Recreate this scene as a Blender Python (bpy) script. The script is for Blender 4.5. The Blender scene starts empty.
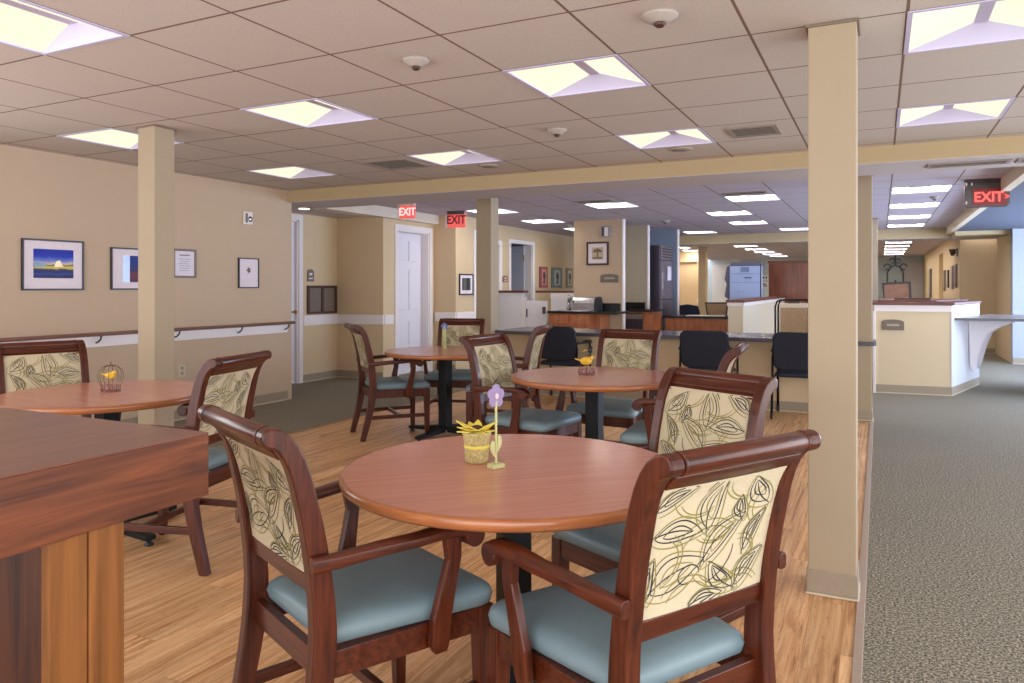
import bpy, bmesh, math, random
from mathutils import Vector, Matrix
PI = math.pi
random.seed(7)
scene = bpy.context.scene
COL = scene.collection

# ------------------------------------------------------------------ materials
def lin(c):
    return tuple(((v / 255) / 12.92 if v / 255 <= .04045 else ((v / 255 + .055) / 1.055) ** 2.4) for v in c)

def new_mat(name):
    m = bpy.data.materials.new(name); m.use_nodes = True
    nt = m.node_tree; b = nt.nodes['Principled BSDF']
    return m, nt, b

def paint(name, rgb, rough=.6, metal=0., noise=.04, scale=30., bump=0., spec=.5, coat=0.):
    """plain procedural material: base colour with a faint noise variation"""
    m, nt, b = new_mat(name)
    c = lin(rgb)
    tc = nt.nodes.new('ShaderNodeTexCoord')
    n = nt.nodes.new('ShaderNodeTexNoise'); n.inputs['Scale'].default_value = scale; n.inputs['Detail'].default_value = 3
    nt.links.new(tc.outputs['Object'], n.inputs['Vector'])
    r = nt.nodes.new('ShaderNodeValToRGB')
    r.color_ramp.elements[0].position = .3; r.color_ramp.elements[1].position = .7
    r.color_ramp.elements[0].color = tuple(v * (1 - noise) for v in c) + (1,)
    r.color_ramp.elements[1].color = tuple(min(1, v * (1 + noise)) for v in c) + (1,)
    nt.links.new(n.outputs['Fac'], r.inputs['Fac'])
    nt.links.new(r.outputs['Color'], b.inputs['Base Color'])
    b.inputs['Roughness'].default_value = rough
    b.inputs['Metallic'].default_value = metal
    b.inputs['Specular IOR Level'].default_value = spec
    b.inputs['Coat Weight'].default_value = coat
    b.inputs['Coat Roughness'].default_value = .15
    if bump:
        bp = nt.nodes.new('ShaderNodeBump'); bp.inputs['Strength'].default_value = bump; bp.inputs['Distance'].default_value = .002
        nt.links.new(n.outputs['Fac'], bp.inputs['Height']); nt.links.new(bp.outputs['Normal'], b.inputs['Normal'])
    return m

def wood(name, dark, light, stretch=(3, 3, 40), rough=.3, coat=.3, scale=1.0, coord='Object', bump=.05, spec=.5):
    """grain runs along the axis that has the SMALL stretch value"""
    m, nt, b = new_mat(name)
    tc = nt.nodes.new('ShaderNodeTexCoord'); mp = nt.nodes.new('ShaderNodeMapping')
    mp.inputs['Scale'].default_value = tuple(s * scale for s in stretch)
    nt.links.new(tc.outputs[coord], mp.inputs['Vector'])
    n = nt.nodes.new('ShaderNodeTexNoise'); n.inputs['Scale'].default_value = 1; n.inputs['Detail'].default_value = 6
    n.inputs['Roughness'].default_value = .6; n.inputs['Distortion'].default_value = .6
    nt.links.new(mp.outputs[0], n.inputs['Vector'])
    r = nt.nodes.new('ShaderNodeValToRGB')
    r.color_ramp.elements[0].position = .32; r.color_ramp.elements[1].position = .68
    r.color_ramp.elements[0].color = lin(dark) + (1,); r.color_ramp.elements[1].color = lin(light) + (1,)
    nt.links.new(n.outputs['Fac'], r.inputs['Fac']); nt.links.new(r.outputs['Color'], b.inputs['Base Color'])
    b.inputs['Roughness'].default_value = rough; b.inputs['Coat Weight'].default_value = coat; b.inputs['Coat Roughness'].default_value = .12
    b.inputs['Specular IOR Level'].default_value = spec
    bp = nt.nodes.new('ShaderNodeBump'); bp.inputs['Strength'].default_value = bump; bp.inputs['Distance'].default_value = .001
    nt.links.new(n.outputs['Fac'], bp.inputs['Height']); nt.links.new(bp.outputs['Normal'], b.inputs['Normal'])
    return m

def glow(name, rgb, strength, base=(255, 255, 255)):
    m, nt, b = new_mat(name)
    b.inputs['Base Color'].default_value = lin(base) + (1,)
    b.inputs['Emission Color'].default_value = tuple(rgb) + (1,)
    b.inputs['Emission Strength'].default_value = strength
    b.inputs['Roughness'].default_value = .5
    return m

def mnode(nt, op, a=None, b=None, clamp=False):
    n = nt.nodes.new('ShaderNodeMath'); n.operation = op; n.use_clamp = clamp
    for i, v in enumerate((a, b)):
        if v is None: continue
        if isinstance(v, (int, float)): n.inputs[i].default_value = v
        else: nt.links.new(v, n.inputs[i])
    return n.outputs[0]

def ceiling_material(name, rgb, x0, y0, sx, sy):
    """lay-in tile ceiling: speckled tiles parted by a thin T-bar grid (world-aligned object coordinates)"""
    m, nt, b = new_mat(name)
    tc = nt.nodes.new('ShaderNodeTexCoord'); sp = nt.nodes.new('ShaderNodeSeparateXYZ')
    nt.links.new(tc.outputs['Object'], sp.inputs[0])
    def line(out, o, s, w):
        f = mnode(nt, 'FRACT', mnode(nt, 'DIVIDE', mnode(nt, 'SUBTRACT', out, o), s))
        d = mnode(nt, 'ABSOLUTE', mnode(nt, 'SUBTRACT', f, .5))
        return mnode(nt, 'GREATER_THAN', d, .5 - w / s / 2)
    lx = line(sp.outputs['X'], x0, sx, .013); ly = line(sp.outputs['Y'], y0, sy, .013)
    l = mnode(nt, 'MAXIMUM', lx, ly)
    n = nt.nodes.new('ShaderNodeTexNoise'); n.inputs['Scale'].default_value = 90; n.inputs['Detail'].default_value = 2
    nt.links.new(tc.outputs['Object'], n.inputs['Vector'])
    r = nt.nodes.new('ShaderNodeValToRGB')
    c = lin(rgb)
    r.color_ramp.elements[0].position = .33; r.color_ramp.elements[1].position = .42
    r.color_ramp.elements[0].color = tuple(v * .86 for v in c) + (1,); r.color_ramp.elements[1].color = c + (1,)
    nt.links.new(n.outputs['Fac'], r.inputs['Fac'])
    mx = nt.nodes.new('ShaderNodeMixRGB'); mx.inputs['Color2'].default_value = lin((128, 104, 90)) + (1,)
    nt.links.new(l, mx.inputs['Fac']); nt.links.new(r.outputs['Color'], mx.inputs['Color1'])
    nt.links.new(mx.outputs[0], b.inputs['Base Color']); b.inputs['Roughness'].default_value = .9
    b.inputs['Specular IOR Level'].default_value = .15
    return m

def plank_material(name):
    """oak-look planks running along Y"""
    m, nt, b = new_mat(name)
    tc = nt.nodes.new('ShaderNodeTexCoord')
    sp = nt.nodes.new('ShaderNodeSeparateXYZ'); nt.links.new(tc.outputs['Object'], sp.inputs[0])
    W, Ln = .125, 1.2
    col = mnode(nt, 'FLOOR', mnode(nt, 'DIVIDE', sp.outputs['X'], W))
    off = mnode(nt, 'MULTIPLY', mnode(nt, 'FRACT', mnode(nt, 'MULTIPLY', col, .377)), Ln)
    yy = mnode(nt, 'DIVIDE', mnode(nt, 'ADD', sp.outputs['Y'], off), Ln)
    row = mnode(nt, 'FLOOR', yy)
    cmb = nt.nodes.new('ShaderNodeCombineXYZ'); nt.links.new(col, cmb.inputs[0]); nt.links.new(row, cmb.inputs[1])
    wn = nt.nodes.new('ShaderNodeTexWhiteNoise'); nt.links.new(cmb.outputs[0], wn.inputs['Vector'])
    # grain, shifted per plank
    sc = nt.nodes.new('ShaderNodeVectorMath'); sc.operation = 'SCALE'; sc.inputs['Scale'].default_value = 13
    nt.links.new(wn.outputs['Color'], sc.inputs[0])
    add = nt.nodes.new('ShaderNodeVectorMath'); add.operation = 'ADD'
    nt.links.new(tc.outputs['Object'], add.inputs[0]); nt.links.new(sc.outputs[0], add.inputs[1])
    mp = nt.nodes.new('ShaderNodeMapping'); mp.inputs['Scale'].default_value = (34, 1.5, 1)
    nt.links.new(add.outputs[0], mp.inputs['Vector'])
    n = nt.nodes.new('ShaderNodeTexNoise'); n.inputs['Scale'].default_value = 1; n.inputs['Detail'].default_value = 7
    n.inputs['Roughness'].default_value = .62; n.inputs['Distortion'].default_value = 1.2
    nt.links.new(mp.outputs[0], n.inputs['Vector'])
    r = nt.nodes.new('ShaderNodeValToRGB'); e = r.color_ramp.elements
    e[0].position = .28; e[0].color = lin((130, 84, 50)) + (1,)
    e[1].position = .72; e[1].color = lin((246, 206, 156)) + (1,)
    k = e.new(.42); k.color = lin((204, 150, 100)) + (1,)
    k = e.new(.55); k.color = lin((226, 178, 128)) + (1,)
    nt.links.new(n.outputs['Fac'], r.inputs['Fac'])
    # fine dark pores
    mp2 = nt.nodes.new('ShaderNodeMapping'); mp2.inputs['Scale'].default_value = (150, 22, 1)
    nt.links.new(add.outputs[0], mp2.inputs['Vector'])
    n2 = nt.nodes.new('ShaderNodeTexNoise'); n2.inputs['Scale'].default_value = 1; n2.inputs['Detail'].default_value = 2
    nt.links.new(mp2.outputs[0], n2.inputs['Vector'])
    pores = mnode(nt, 'MULTIPLY', mnode(nt, 'SUBTRACT', n2.outputs['Fac'], .60, True), 3.0, True)
    # tone per plank
    tone = mnode(nt, 'ADD', mnode(nt, 'MULTIPLY', wn.outputs['Value'], .26), .86)
    hsv = nt.nodes.new('ShaderNodeHueSaturation'); nt.links.new(tone, hsv.inputs['Value'])
    nt.links.new(r.outputs['Color'], hsv.inputs['Color'])
    mx = nt.nodes.new('ShaderNodeMixRGB'); mx.inputs['Color2'].default_value = lin((104, 62, 36)) + (1,)
    nt.links.new(pores, mx.inputs['Fac']); nt.links.new(hsv.outputs[0], mx.inputs['Color1'])
    fx = mnode(nt, 'ABSOLUTE', mnode(nt, 'SUBTRACT', mnode(nt, 'FRACT', mnode(nt, 'DIVIDE', sp.outputs['X'], W)), .5))
    fy = mnode(nt, 'ABSOLUTE', mnode(nt, 'SUBTRACT', mnode(nt, 'FRACT', yy), .5))
    seam = mnode(nt, 'MAXIMUM', mnode(nt, 'GREATER_THAN', fx, .5 - .008), mnode(nt, 'GREATER_THAN', fy, .5 - .001))
    mx2 = nt.nodes.new('ShaderNodeMixRGB'); mx2.inputs['Color2'].default_value = lin((120, 74, 44)) + (1,)
    nt.links.new(mnode(nt, 'MULTIPLY', seam, .55), mx2.inputs['Fac']); nt.links.new(mx.outputs[0], mx2.inputs['Color1'])
    nt.links.new(mx2.outputs[0], b.inputs['Base Color'])
    b.inputs['Roughness'].default_value = .42
    b.inputs['Specular IOR Level'].default_value = .45
    return m

def carpet_material(name):
    m, nt, b = new_mat(name)
    tc = nt.nodes.new('ShaderNodeTexCoord')
    n = nt.nodes.new('ShaderNodeTexNoise'); n.inputs['Scale'].default_value = 100; n.inputs['Detail'].default_value = 4; n.inputs['Roughness'].default_value = .85
    nt.links.new(tc.outputs['Object'], n.inputs['Vector'])
    r = nt.nodes.new('ShaderNodeValToRGB'); e = r.color_ramp.elements
    e[0].position = .40; e[0].color = lin((62, 60, 58)) + (1,)
    e[1].position = .62; e[1].color = lin((206, 194, 170)) + (1,)
    k = e.new(.5); k.color = lin((124, 119, 108)) + (1,)
    nt.links.new(n.outputs['Fac'], r.inputs['Fac'])
    n2 = nt.nodes.new('ShaderNodeTexNoise'); n2.inputs['Scale'].default_value = 1.2
    nt.links.new(tc.outputs['Object'], n2.inputs['Vector'])
    hsv = nt.nodes.new('ShaderNodeHueSaturation')
    nt.links.new(mnode(nt, 'ADD', mnode(nt, 'MULTIPLY', n2.outputs['Fac'], .16), .92), hsv.inputs['Value'])
    nt.links.new(r.outputs['Color'], hsv.inputs['Color'])
    nt.links.new(hsv.outputs[0], b.inputs['Base Color'])
    b.inputs['Roughness'].default_value = 1.; b.inputs['Specular IOR Level'].default_value = .1
    bp = nt.nodes.new('ShaderNodeBump'); bp.inputs['Strength'].default_value = .5; bp.inputs['Distance'].default_value = .003
    nt.links.new(n.outputs['Fac'], bp.inputs['Height']); nt.links.new(bp.outputs['Normal'], b.inputs['Normal'])
    return m

WALL = paint('wall paint', (192, 168, 142), .75, noise=.012, scale=8)
WALL2 = paint('wall paint yellower', (208, 184, 148), .75, noise=.012, scale=8)
COLM = paint('column paint', (164, 146, 120), .7, noise=.01, scale=8)
BEAM = paint('beam paint', (182, 160, 122), .75, noise=.01, scale=8)
SOFF = paint('soffit paint', (196, 186, 184), .8, noise=.01, scale=8)
WHITE = paint('white trim paint', (230, 222, 220), .45, noise=.01)
DOORW = paint('white door paint', (224, 220, 228), .45, noise=.01)
BLUEW = paint('blue wall paint', (192, 206, 214), .7, noise=.02)
BLUEC = paint('daylight tinted ceiling paint', (92, 98, 116), .8, noise=.02)  # blue cast of window daylight mixed into the plain ceiling colour
PALEW = paint('pale lilac wall paint', (222, 220, 224), .7, noise=.01)
TAUPE = paint('taupe vinyl base', (150, 136, 116), .5)
CEIL = ceiling_material('ceiling tiles', (204, 193, 184), -1.12, 3.37, .61, .60)
CEILB = ceiling_material('rear ceiling tiles', (202, 190, 200), -1.11, 9.27, .61, .61)
PLANK = plank_material('oak planks')
CARPET = carpet_material('grey carpet')
DARKV = paint('void dark', (30, 30, 30), .9)
CHW = wood('chair wood', (52, 20, 9), (92, 40, 20), (60, 60, 4), .36, .12, spec=.32)
CHWX = wood('chair wood crosswise', (54, 21, 10), (94, 41, 21), (4, 60, 60), .32, .2, spec=.32)
CHWY = wood('chair wood lengthwise', (52, 20, 9), (92, 40, 20), (60, 4, 60), .36, .12, spec=.32)
TABT = wood('table laminate', (188, 124, 104), (204, 140, 120), (2.0, 60, 20), .27, .2, bump=.0)
TABE = wood('table edge', (146, 84, 46), (172, 106, 62), (6, 6, 60), .3, .3)
FABR = paint('cream fabric', (194, 180, 150), .9, noise=.06, scale=260, bump=.3, spec=.2)
INKB = paint('black pattern thread', (44, 44, 48), .9)
INKO = paint('olive pattern thread', (136, 124, 66), .9)
SEATB = paint('blue vinyl', (114, 134, 140), .45, noise=.05, scale=9, bump=.1)
BLACK = paint('black metal', (12, 12, 13), .5, noise=.03, spec=.25)
BLACKP = paint('black plastic', (30, 30, 33), .5)
NAVY = paint('navy fabric', (30, 32, 44), .9, noise=.08, scale=200, bump=.3)
NAVYB = paint('navy seat', (26, 34, 54), .8, noise=.05)
GREYM = paint('graphite metal', (84, 78, 82), .35, .4)
SILV = paint('steel', (176, 174, 178), .25, .9, noise=.02)
BRASS = paint('brass', (190, 150, 70), .3, .9)
STONE = paint('dark speckled laminate', (74, 72, 82), .22, noise=.25, scale=180)
STONEB = paint('black stone', (22, 22, 26), .2, noise=.2, scale=120)
ORWD = wood('honey wood cabinet', (150, 84, 48), (184, 112, 68), (20, 20, 3), .4, .2)
REDWD = wood('red brown cabinet wood', (104, 46, 22), (142, 72, 38), (18, 18, 2), .4, .2)
CAPW = wood('dark red cap wood', (84, 36, 26), (112, 54, 40), (4, 30, 30), .5, .1)
BARW = wood('dark oiled wood', (44, 18, 8), (124, 66, 32), (26, 2.2, 34), .42, .05, 1.0, bump=.25, spec=.3)
BART = wood('bar top wood', (88, 46, 36), (122, 72, 58), (24, 2.2, 22), .3, .25, 1.0, bump=.02, spec=.5)
LEGW = wood('honey bar leg wood', (98, 58, 22), (134, 84, 38), (34, 34, 2), .6, .0, bump=.1, spec=.25)
BROWNB = paint('brown board', (92, 66, 54), .5)
BROWNF = paint('dark brown frame', (72, 44, 34), .45)
TAUPEP = paint('taupe panel', (118, 104, 92), .8)
PLAQ = paint('grey plaque', (116, 104, 92), .5, noise=.1)
FRK = paint('black frame', (38, 34, 38), .4)
MATB = paint('mat board', (226, 214, 220), .8)
PAPER = paint('paper', (222, 216, 228), .8)
REDL = glow('red sign glow', (1, .10, .08), 1.1, (255, 70, 60))
REDD = paint('red sign panel', (214, 84, 80), .5)
REDP = glow('red sign lit panel', (1, .16, .14), .45, (220, 70, 64))
BLUEMC = paint('pale blue appliance', (158, 172, 206), .5, noise=.02)
BLUEMD = paint('slate appliance side', (92, 90, 110), .6)
FRIDG = paint('dark steel', (84, 76, 88), .3, .7, noise=.03)
FRIDG2 = paint('steel door', (134, 124, 138), .3, .6, noise=.03)
YEL = paint('yellow petal', (222, 202, 80), .7)
YELB = paint('yellow bird', (228, 180, 52), .6)
BURL = paint('burlap', (176, 158, 104), .9, noise=.3, scale=160, bump=.5)
OLIV = paint('olive painted wood', (186, 184, 126), .7)
PURP = paint('purple petal', (142, 124, 160), .7)
PINKC = paint('pale petal centre', (226, 190, 190), .7)
BLUEP = paint('blue petal', (96, 112, 168), .7)
BRNC = paint('brown flower centre', (70, 48, 28), .9)
WIREM = paint('bronze wire', (92, 74, 40), .45, .3)
WIREP = paint('rusty pink wire', (150, 98, 96), .5, .2)
TANCL = paint('tan ribbed panel', (176, 148, 116), .8, noise=.1)
PANE = glow('light diffuser', (1.0, .92, .68), .88, (90, 86, 70))
PANER2 = glow('far light diffuser', (1.0, .93, .80), 20)
PANER = glow('rear light diffuser', (1.0, .92, .78), 9.0)
PANEF = glow('bright light diffuser', (1.0, .91, .74), 4.0)
LWHITE = paint('fixture white', (202, 195, 224), .5, noise=.0)
SKYP = glow('daylight window pane', (.62, .78, 1.0), 5.0)
GLASSD = paint('dark glass', (70, 84, 98), .08, noise=.05, spec=.8)

# ------------------------------------------------------------------ mesh builder
class MB:
    def __init__(s): s.bm = bmesh.new(); s.mats = []
    def mi(s, m):
        if m not in s.mats: s.mats.append(m)
        return s.mats.index(m)
    def face(s, vs, m=None, smooth=False):
        try: f = s.bm.faces.new(vs)
        except ValueError: return None
        f.material_index = s.mi(m) if m else 0; f.smooth = smooth
        return f
    def box(s, x0, x1, y0, y1, z0, z1, m=None, mat=None):
        v = [s.bm.verts.new((x, y, z)) for z in (z0, z1) for y in (y0, y1) for x in (x0, x1)]
        if mat:
            for q in v: q.co = mat @ q.co
        for ids in ((0, 2, 3, 1), (4, 5, 7, 6), (0, 1, 5, 4), (2, 6, 7, 3), (0, 4, 6, 2), (1, 3, 7, 5)):
            s.face([v[i] for i in ids], m)
        return s
    def tube(s, pts, r, m=None, n=8, closed=False, smooth=True):
        pts = [Vector(p) for p in pts]
        rs = r if isinstance(r, (list, tuple)) else [r] * len(pts)
        rings = []; N = len(pts); up = None
        for i, p in enumerate(pts):
            a = pts[(i - 1) % N] if (closed or i > 0) else p
            b = pts[(i + 1) % N] if (closed or i < N - 1) else p
            t = (b - a).normalized()
            if up is None:
                up = Vector((0, 0, 1)) if abs(t.z) < .9 else Vector((1, 0, 0))
            u = (up - t * up.dot(t))
            if u.length < 1e-5: u = t.orthogonal()
            u.normalize(); w = t.cross(u); up = u
            rings.append([s.bm.verts.new(p + (u * math.cos(2 * PI * k / n) + w * math.sin(2 * PI * k / n)) * rs[i]) for k in range(n)])
        R = N if closed else N - 1
        for i in range(R):
            A, B = rings[i], rings[(i + 1) % N]
            for k in range(n):
                s.face([A[k], A[(k + 1) % n], B[(k + 1) % n], B[k]], m, smooth)
        if not closed:
            s.face(rings[0][::-1], m); s.face(rings[-1], m)
        return s
    def lathe(s, prof, c=(0, 0, 0), m=None, n=24, smooth=True, cap=True):
        """prof: list of (radius, z)"""
        rings = []
        for (r, z) in prof:
            rings.append([s.bm.verts.new((c[0] + r * math.cos(2 * PI * k / n), c[1] + r * math.sin(2 * PI * k / n), c[2] + z)) for k in range(n)])
        for i in range(len(rings) - 1):
            A, B = rings[i], rings[i + 1]
            for k in range(n): s.face([A[k], A[(k + 1) % n], B[(k + 1) % n], B[k]], m, smooth)
        if cap: s.face(rings[0][::-1], m); s.face(rings[-1], m)
        return s
    def prism(s, poly, t0, t1, axis='z', m=None, smooth=False, mat=None):
        """poly in the two other axes (x,y)|(x,z)|(y,z), extruded from t0 to t1"""
        def P(a, b, t):
            v = {'z': (a, b, t), 'y': (a, t, b), 'x': (t, a, b)}[axis]
            v = Vector(v)
            return mat @ v if mat else v
        A = [s.bm.verts.new(P(a, b, t0)) for a, b in poly]; B = [s.bm.verts.new(P(a, b, t1)) for a, b in poly]
        s.face(A[::-1], m); s.face(B, m)
        n = len(poly)
        for i in range(n): s.face([A[i], A[(i + 1) % n], B[(i + 1) % n], B[i]], m, smooth)
        return s
    def strip(s, secs, m=None, smooth=True, cap=True):
        """loft through equal-length vertex rings"""
        R = [[s.bm.verts.new(p) for p in sec] for sec in secs]
        n = len(R[0])
        for A, B in zip(R, R[1:]):
            for k in range(n): s.face([A[k], A[(k + 1) % n], B[(k + 1) % n], B[k]], m, smooth)
        if cap: s.face(R[0][::-1], m); s.face(R[-1], m)
        return s
    def ball(s, c, r, m=None, sx=1, sy=1, sz=1, n=12, rot=None):
        mt = Matrix.Translation(c) @ (rot or Matrix.Identity(4)) @ Matrix.Diagonal((sx * r, sy * r, sz * r, 1))
        ret = bmesh.ops.create_uvsphere(s.bm, u_segments=n, v_segments=max(6, n // 2), radius=1, matrix=mt)
        i = s.mi(m) if m else 0
        for v in ret['verts']:
            for f in v.link_faces: f.material_index = i; f.smooth = True
        return s
    def build(s, name, mat=None, parent=None, bevel=0, seg=2, fix=True):
        if fix: bmesh.ops.recalc_face_normals(s.bm, faces=s.bm.faces)
        me = bpy.data.meshes.new(name); s.bm.to_mesh(me); s.bm.free()
        ms = s.mats if s.mats else [mat]
        for q in ms: me.materials.append(q)
        o = bpy.data.objects.new(name, me); COL.objects.link(o)
        if parent: o.parent = parent
        if bevel:
            b = o.modifiers.new('bevel', 'BEVEL'); b.width = bevel; b.segments = seg; b.limit_method = 'ANGLE'; b.angle_limit = math.radians(35)
            b.harden_normals = False
        return o

def tag(o, label, cat, group=None):
    o['label'] = label; o['category'] = cat
    if group: o['group'] = group
    return o
def thing(name, label, cat, loc=(0, 0, 0), rot=0, group=None):
    o = bpy.data.objects.new(name, None); COL.objects.link(o); o.empty_display_size = .1
    o.location = loc; o.rotation_euler = (0, 0, rot)
    return tag(o, label, cat, group)
def struct(name, mb, mat=None, bevel=0):
    o = mb.build(name, mat, None, bevel); o['kind'] = 'structure'; return o
def wallbox(name, x0, x1, y0, y1, z0, z1, mat, bevel=0):
    return struct(name, MB().box(x0, x1, y0, y1, z0, z1), mat, bevel)
def dup(root, loc, rot, label=None, group=None):
    def rec(o, par):
        c = o.copy(); COL.objects.link(c)
        if par: c.parent = par
        for ch in KIDS.get(o.name, [q for q in bpy.data.objects if q.parent == o]): rec(ch, c)
        return c
    r = rec(root, None); r.location = loc; r.rotation_euler = (0, 0, rot)
    if label: r['label'] = label
    if group: r['group'] = group
    return r
KIDS = {}
def text_mesh(body, size, mat, depth=.002):
    cu = bpy.data.curves.new('t', 'FONT'); cu.body = body; cu.size = size; cu.extrude = depth; cu.align_x = 'CENTER'; cu.align_y = 'CENTER'
    cu.offset = size * .02
    o = bpy.data.objects.new('t', cu); COL.objects.link(o)
    dg = bpy.context.evaluated_depsgraph_get()
    me = bpy.data.meshes.new_from_object(o.evaluated_get(dg)); bpy.data.objects.remove(o); bpy.data.curves.remove(cu)
    me.materials.clear(); me.materials.append(mat)
    return me
def text(name, body, size, mat, parent, loc, rot=(PI / 2, 0, 0), depth=.002, sx=1):
    o = bpy.data.objects.new(name, text_mesh(body, size, mat, depth)); COL.objects.link(o)
    o.parent = parent; o.location = loc; o.rotation_euler = rot; o.scale = (sx, 1, 1)
    return o

# ------------------------------------------------------------------ camera
cam = bpy.data.cameras.new('camera'); co = bpy.data.objects.new('camera', cam); COL.objects.link(co)
cam.sensor_width = 36; cam.lens = 741 / 1024 * 36; cam.shift_y = -(341.5 - 287) / 1024
cam.clip_start = .05; cam.clip_end = 100
co.location = (0, 0, 1.295); co.rotation_euler = (PI / 2, 0, math.radians(26.4))
scene.camera = co

# ------------------------------------------------------------------ shell
CZ = 2.40
WX0, WX1, WY1 = -4.65, -.085, 8.16
m = MB()
def rect(x0, x1, y0, y1, z, mt):
    m.face([m.bm.verts.new(p) for p in ((x0, y0, z), (x1, y0, z), (x1, y1, z), (x0, y1, z))], mt)
rect(WX0, WX1, -1.6, WY1, 0, PLANK)
rect(-7.2, WX0, -1.6, 31, 0, CARPET); rect(WX1, 4.2, -1.6, 31, 0, CARPET); rect(WX0, WX1, WY1, 31, 0, CARPET)
struct('floor', m)
wallbox('trim_1', WX1, WX1 + .032, -1.5, 8.1, .0005, .006, paint('beige transition strip', (168, 148, 132), .5), .002)
wallbox('trim_2', WX0 - .012, WX0 + .012, -1.5, 8.1, .0005, .005, paint('wood transition strip', (176, 128, 88), .5), .002)

# ceiling: tile planes with the light openings cut out
L1c = [(-3.56, 1.57), (-5.39, 3.37), (-3.56, 3.37), (-1.73, 3.37), (.10, 3.37), (-5.39, 5.17), (-3.56, 5.17), (-1.73, 5.17), (.10, 5.17),
       (-1.73, 1.57), (.10, 1.57), (-5.39, -.23), (-3.56, -.23), (-1.73, -.23), (.10, -.23), (1.93, 1.57), (1.93, 5.17), (1.93, 3.37)]
L2c = [(.11, 9.27), (.11, 11.10), (.11, 12.93), (.11, 14.76), (-1.72, 9.27), (-2.33, 11.10), (-2.33, 12.93), (-1.72, 14.76), (-3.55, 9.27),
       (-3.55, 14.76), (-5.38, 9.27), (-5.38, 11.10), (-5.38, 12.93)]
L3c = [(.11, y) for y in (18.6, 20.43, 22.26, 24.09, 25.92, 27.75)] + [(-3.55, y) for y in (18.6, 20.43, 22.26, 24.09, 25.92, 27.75)] + \
      [(-5.38, 18.6), (-5.38, 20.43), (-5.38, 22.26), (-1.72, 18.6)]
def ceiling_sheet(name, X0, X1, Y0, Y1, z, cells, w, h, mt):
    mm = MB()
    xs = sorted({X0, X1} | {c for x, y in cells for c in (x, x + w)}); ys = sorted({Y0, Y1} | {c for x, y in cells for c in (y, y + h)})
    V = {}
    def v(x, y):
        k = (round(x, 4), round(y, 4))
        if k not in V: V[k] = mm.bm.verts.new((x, y, z))
        return V[k]
    for a, b in zip(xs, xs[1:]):
        for c, d in zip(ys, ys[1:]):
            if b - a < 1e-4 or d - c < 1e-4: continue
            mx, my = (a + b) / 2, (c + d) / 2
            if any(x < mx < x + w and y < my < y + h for x, y in cells): continue
            mm.face([v(a, c), v(a, d), v(b, d), v(b, c)], mt)
    return struct(name, mm)
ceiling_sheet('ceiling', -6.25, 4.1, -1.6, 6.5, CZ, L1c, .61, .60, CEIL)
ceiling_sheet('ceiling.001', -6.2, 1.2, 7.1, 16.0, CZ, L2c, .61, .61, CEILB)
ceiling_sheet('ceiling.002', -6.2, 1.5, 16.0, 31, CZ, L3c, .61, .61, CEILB)
wallbox('ceiling.003', 1.18, 4.1, 7.15, 15.1, 2.272, 2.30, BLUEC)
wallbox('ceiling.004', -7.15, -6.19, 6.48, 8.5, 2.285, 2.33, SOFF)
# beams (drywall fascia with pale underside)
m = MB(); m.box(-6.25, 4.1, 6.48, 7.15, 2.27, 2.41, BEAM); m.box(-6.25, 4.1, 6.485, 7.145, 2.265, 2.27, SOFF)
o = struct('beam', m)
m = MB(); m.box(-6.2, 4.1, 15.95, 16.8, 2.215, 2.41, BEAM); m.box(-6.2, 4.1, 15.955, 16.795, 2.21, 2.215, SOFF); struct('beam.001', m)
wallbox('beam.002', 1.10, 1.18, 7.16, 15.94, 2.265, 2.41, paint('cream fascia paint', (222, 206, 184), .7))
wallbox('beam.003', -6.34, -6.10, 7.16, 10.6, 2.26, 2.41, paint('pale fascia paint', (220, 208, 190), .7))
wallbox('beam.004', 1.18, 4.1, 15.1, 15.94, 2.20, 2.41, BEAM)

# unseen sides behind and right of the camera, opened as full glazing for fill daylight
def glazing(name, axis, c, a, b, z0, z1, n):
    w = MB()
    def bx(p, q, y0, y1):
        if axis == 'x': w.box(c, c + .08, p, q, y0, y1)
        else: w.box(p, q, c - .08, c, y0, y1)
    if z0 < .5: bx(a, b, 0, z0); bx(a, b, z1, 2.41)
    else: bx(a, b, z0, z0 + .04); bx(a, b, z1 - .04, z1)
    for k in range(n + 1):
        t = a + (b - a) * k / n
        bx(max(a, t - .03), min(b, t + .03), z0, z1)
    return struct(name, w, WHITE)
LWB = MB(); LWB.box(-6.25, -6.1, 2.5, 6.55, 0, 2.41); LWB.box(-6.25, -6.1, -1.5, 2.5, 0, .96); LWB.box(-6.25, -6.1, -1.5, 2.5, 2.34, 2.41)
struct('wall_left', LWB, WALL)
glazing('fill_window', 'x', -6.22, -1.5, 2.5, .96, 2.34, 3)  # added opening, out of view, to brighten the left carpet and floor
wallbox('wall_left_return', -7.15, -6.25, 6.40, 6.55, 0, 2.41, WALL)
glazing('window_1', 'y', -1.5, -6.1, 4.0, .04, 2.36, 7)
glazing('window_2', 'x', 4.0, -1.5, 14.9, .04, 2.36, 9)
wallbox('wall_nook', 2.0, 4.12, 14.9, 15.1, 0, 2.272, paint('nook wall paint', (164, 168, 180), .8))
wallbox('wall_nook_side', 2.0, 2.12, 15.1, 17.0, 0, 2.41, WALL2)
wallbox('wall_nook_rear', 1.41, 2.3, 17.0, 17.15, 0, 2.41, WALL2)
HW = MB()
HW.box(1.41, 1.6, 17.15, 21.3, 0, 2.41); HW.box(1.41, 1.6, 22.7, 30.6, 0, 2.41); HW.box(1.41, 1.6, 21.3, 22.7, 2.15, 2.41)
HW.box(1.56, 1.7, 21.3, 22.7, 0, 2.15)
struct('wall_hall', HW, WALL2)
wallbox('wall_end', -7.2, 1.7, 30.6, 30.75, 0, 2.41, BLUEW)
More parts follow.
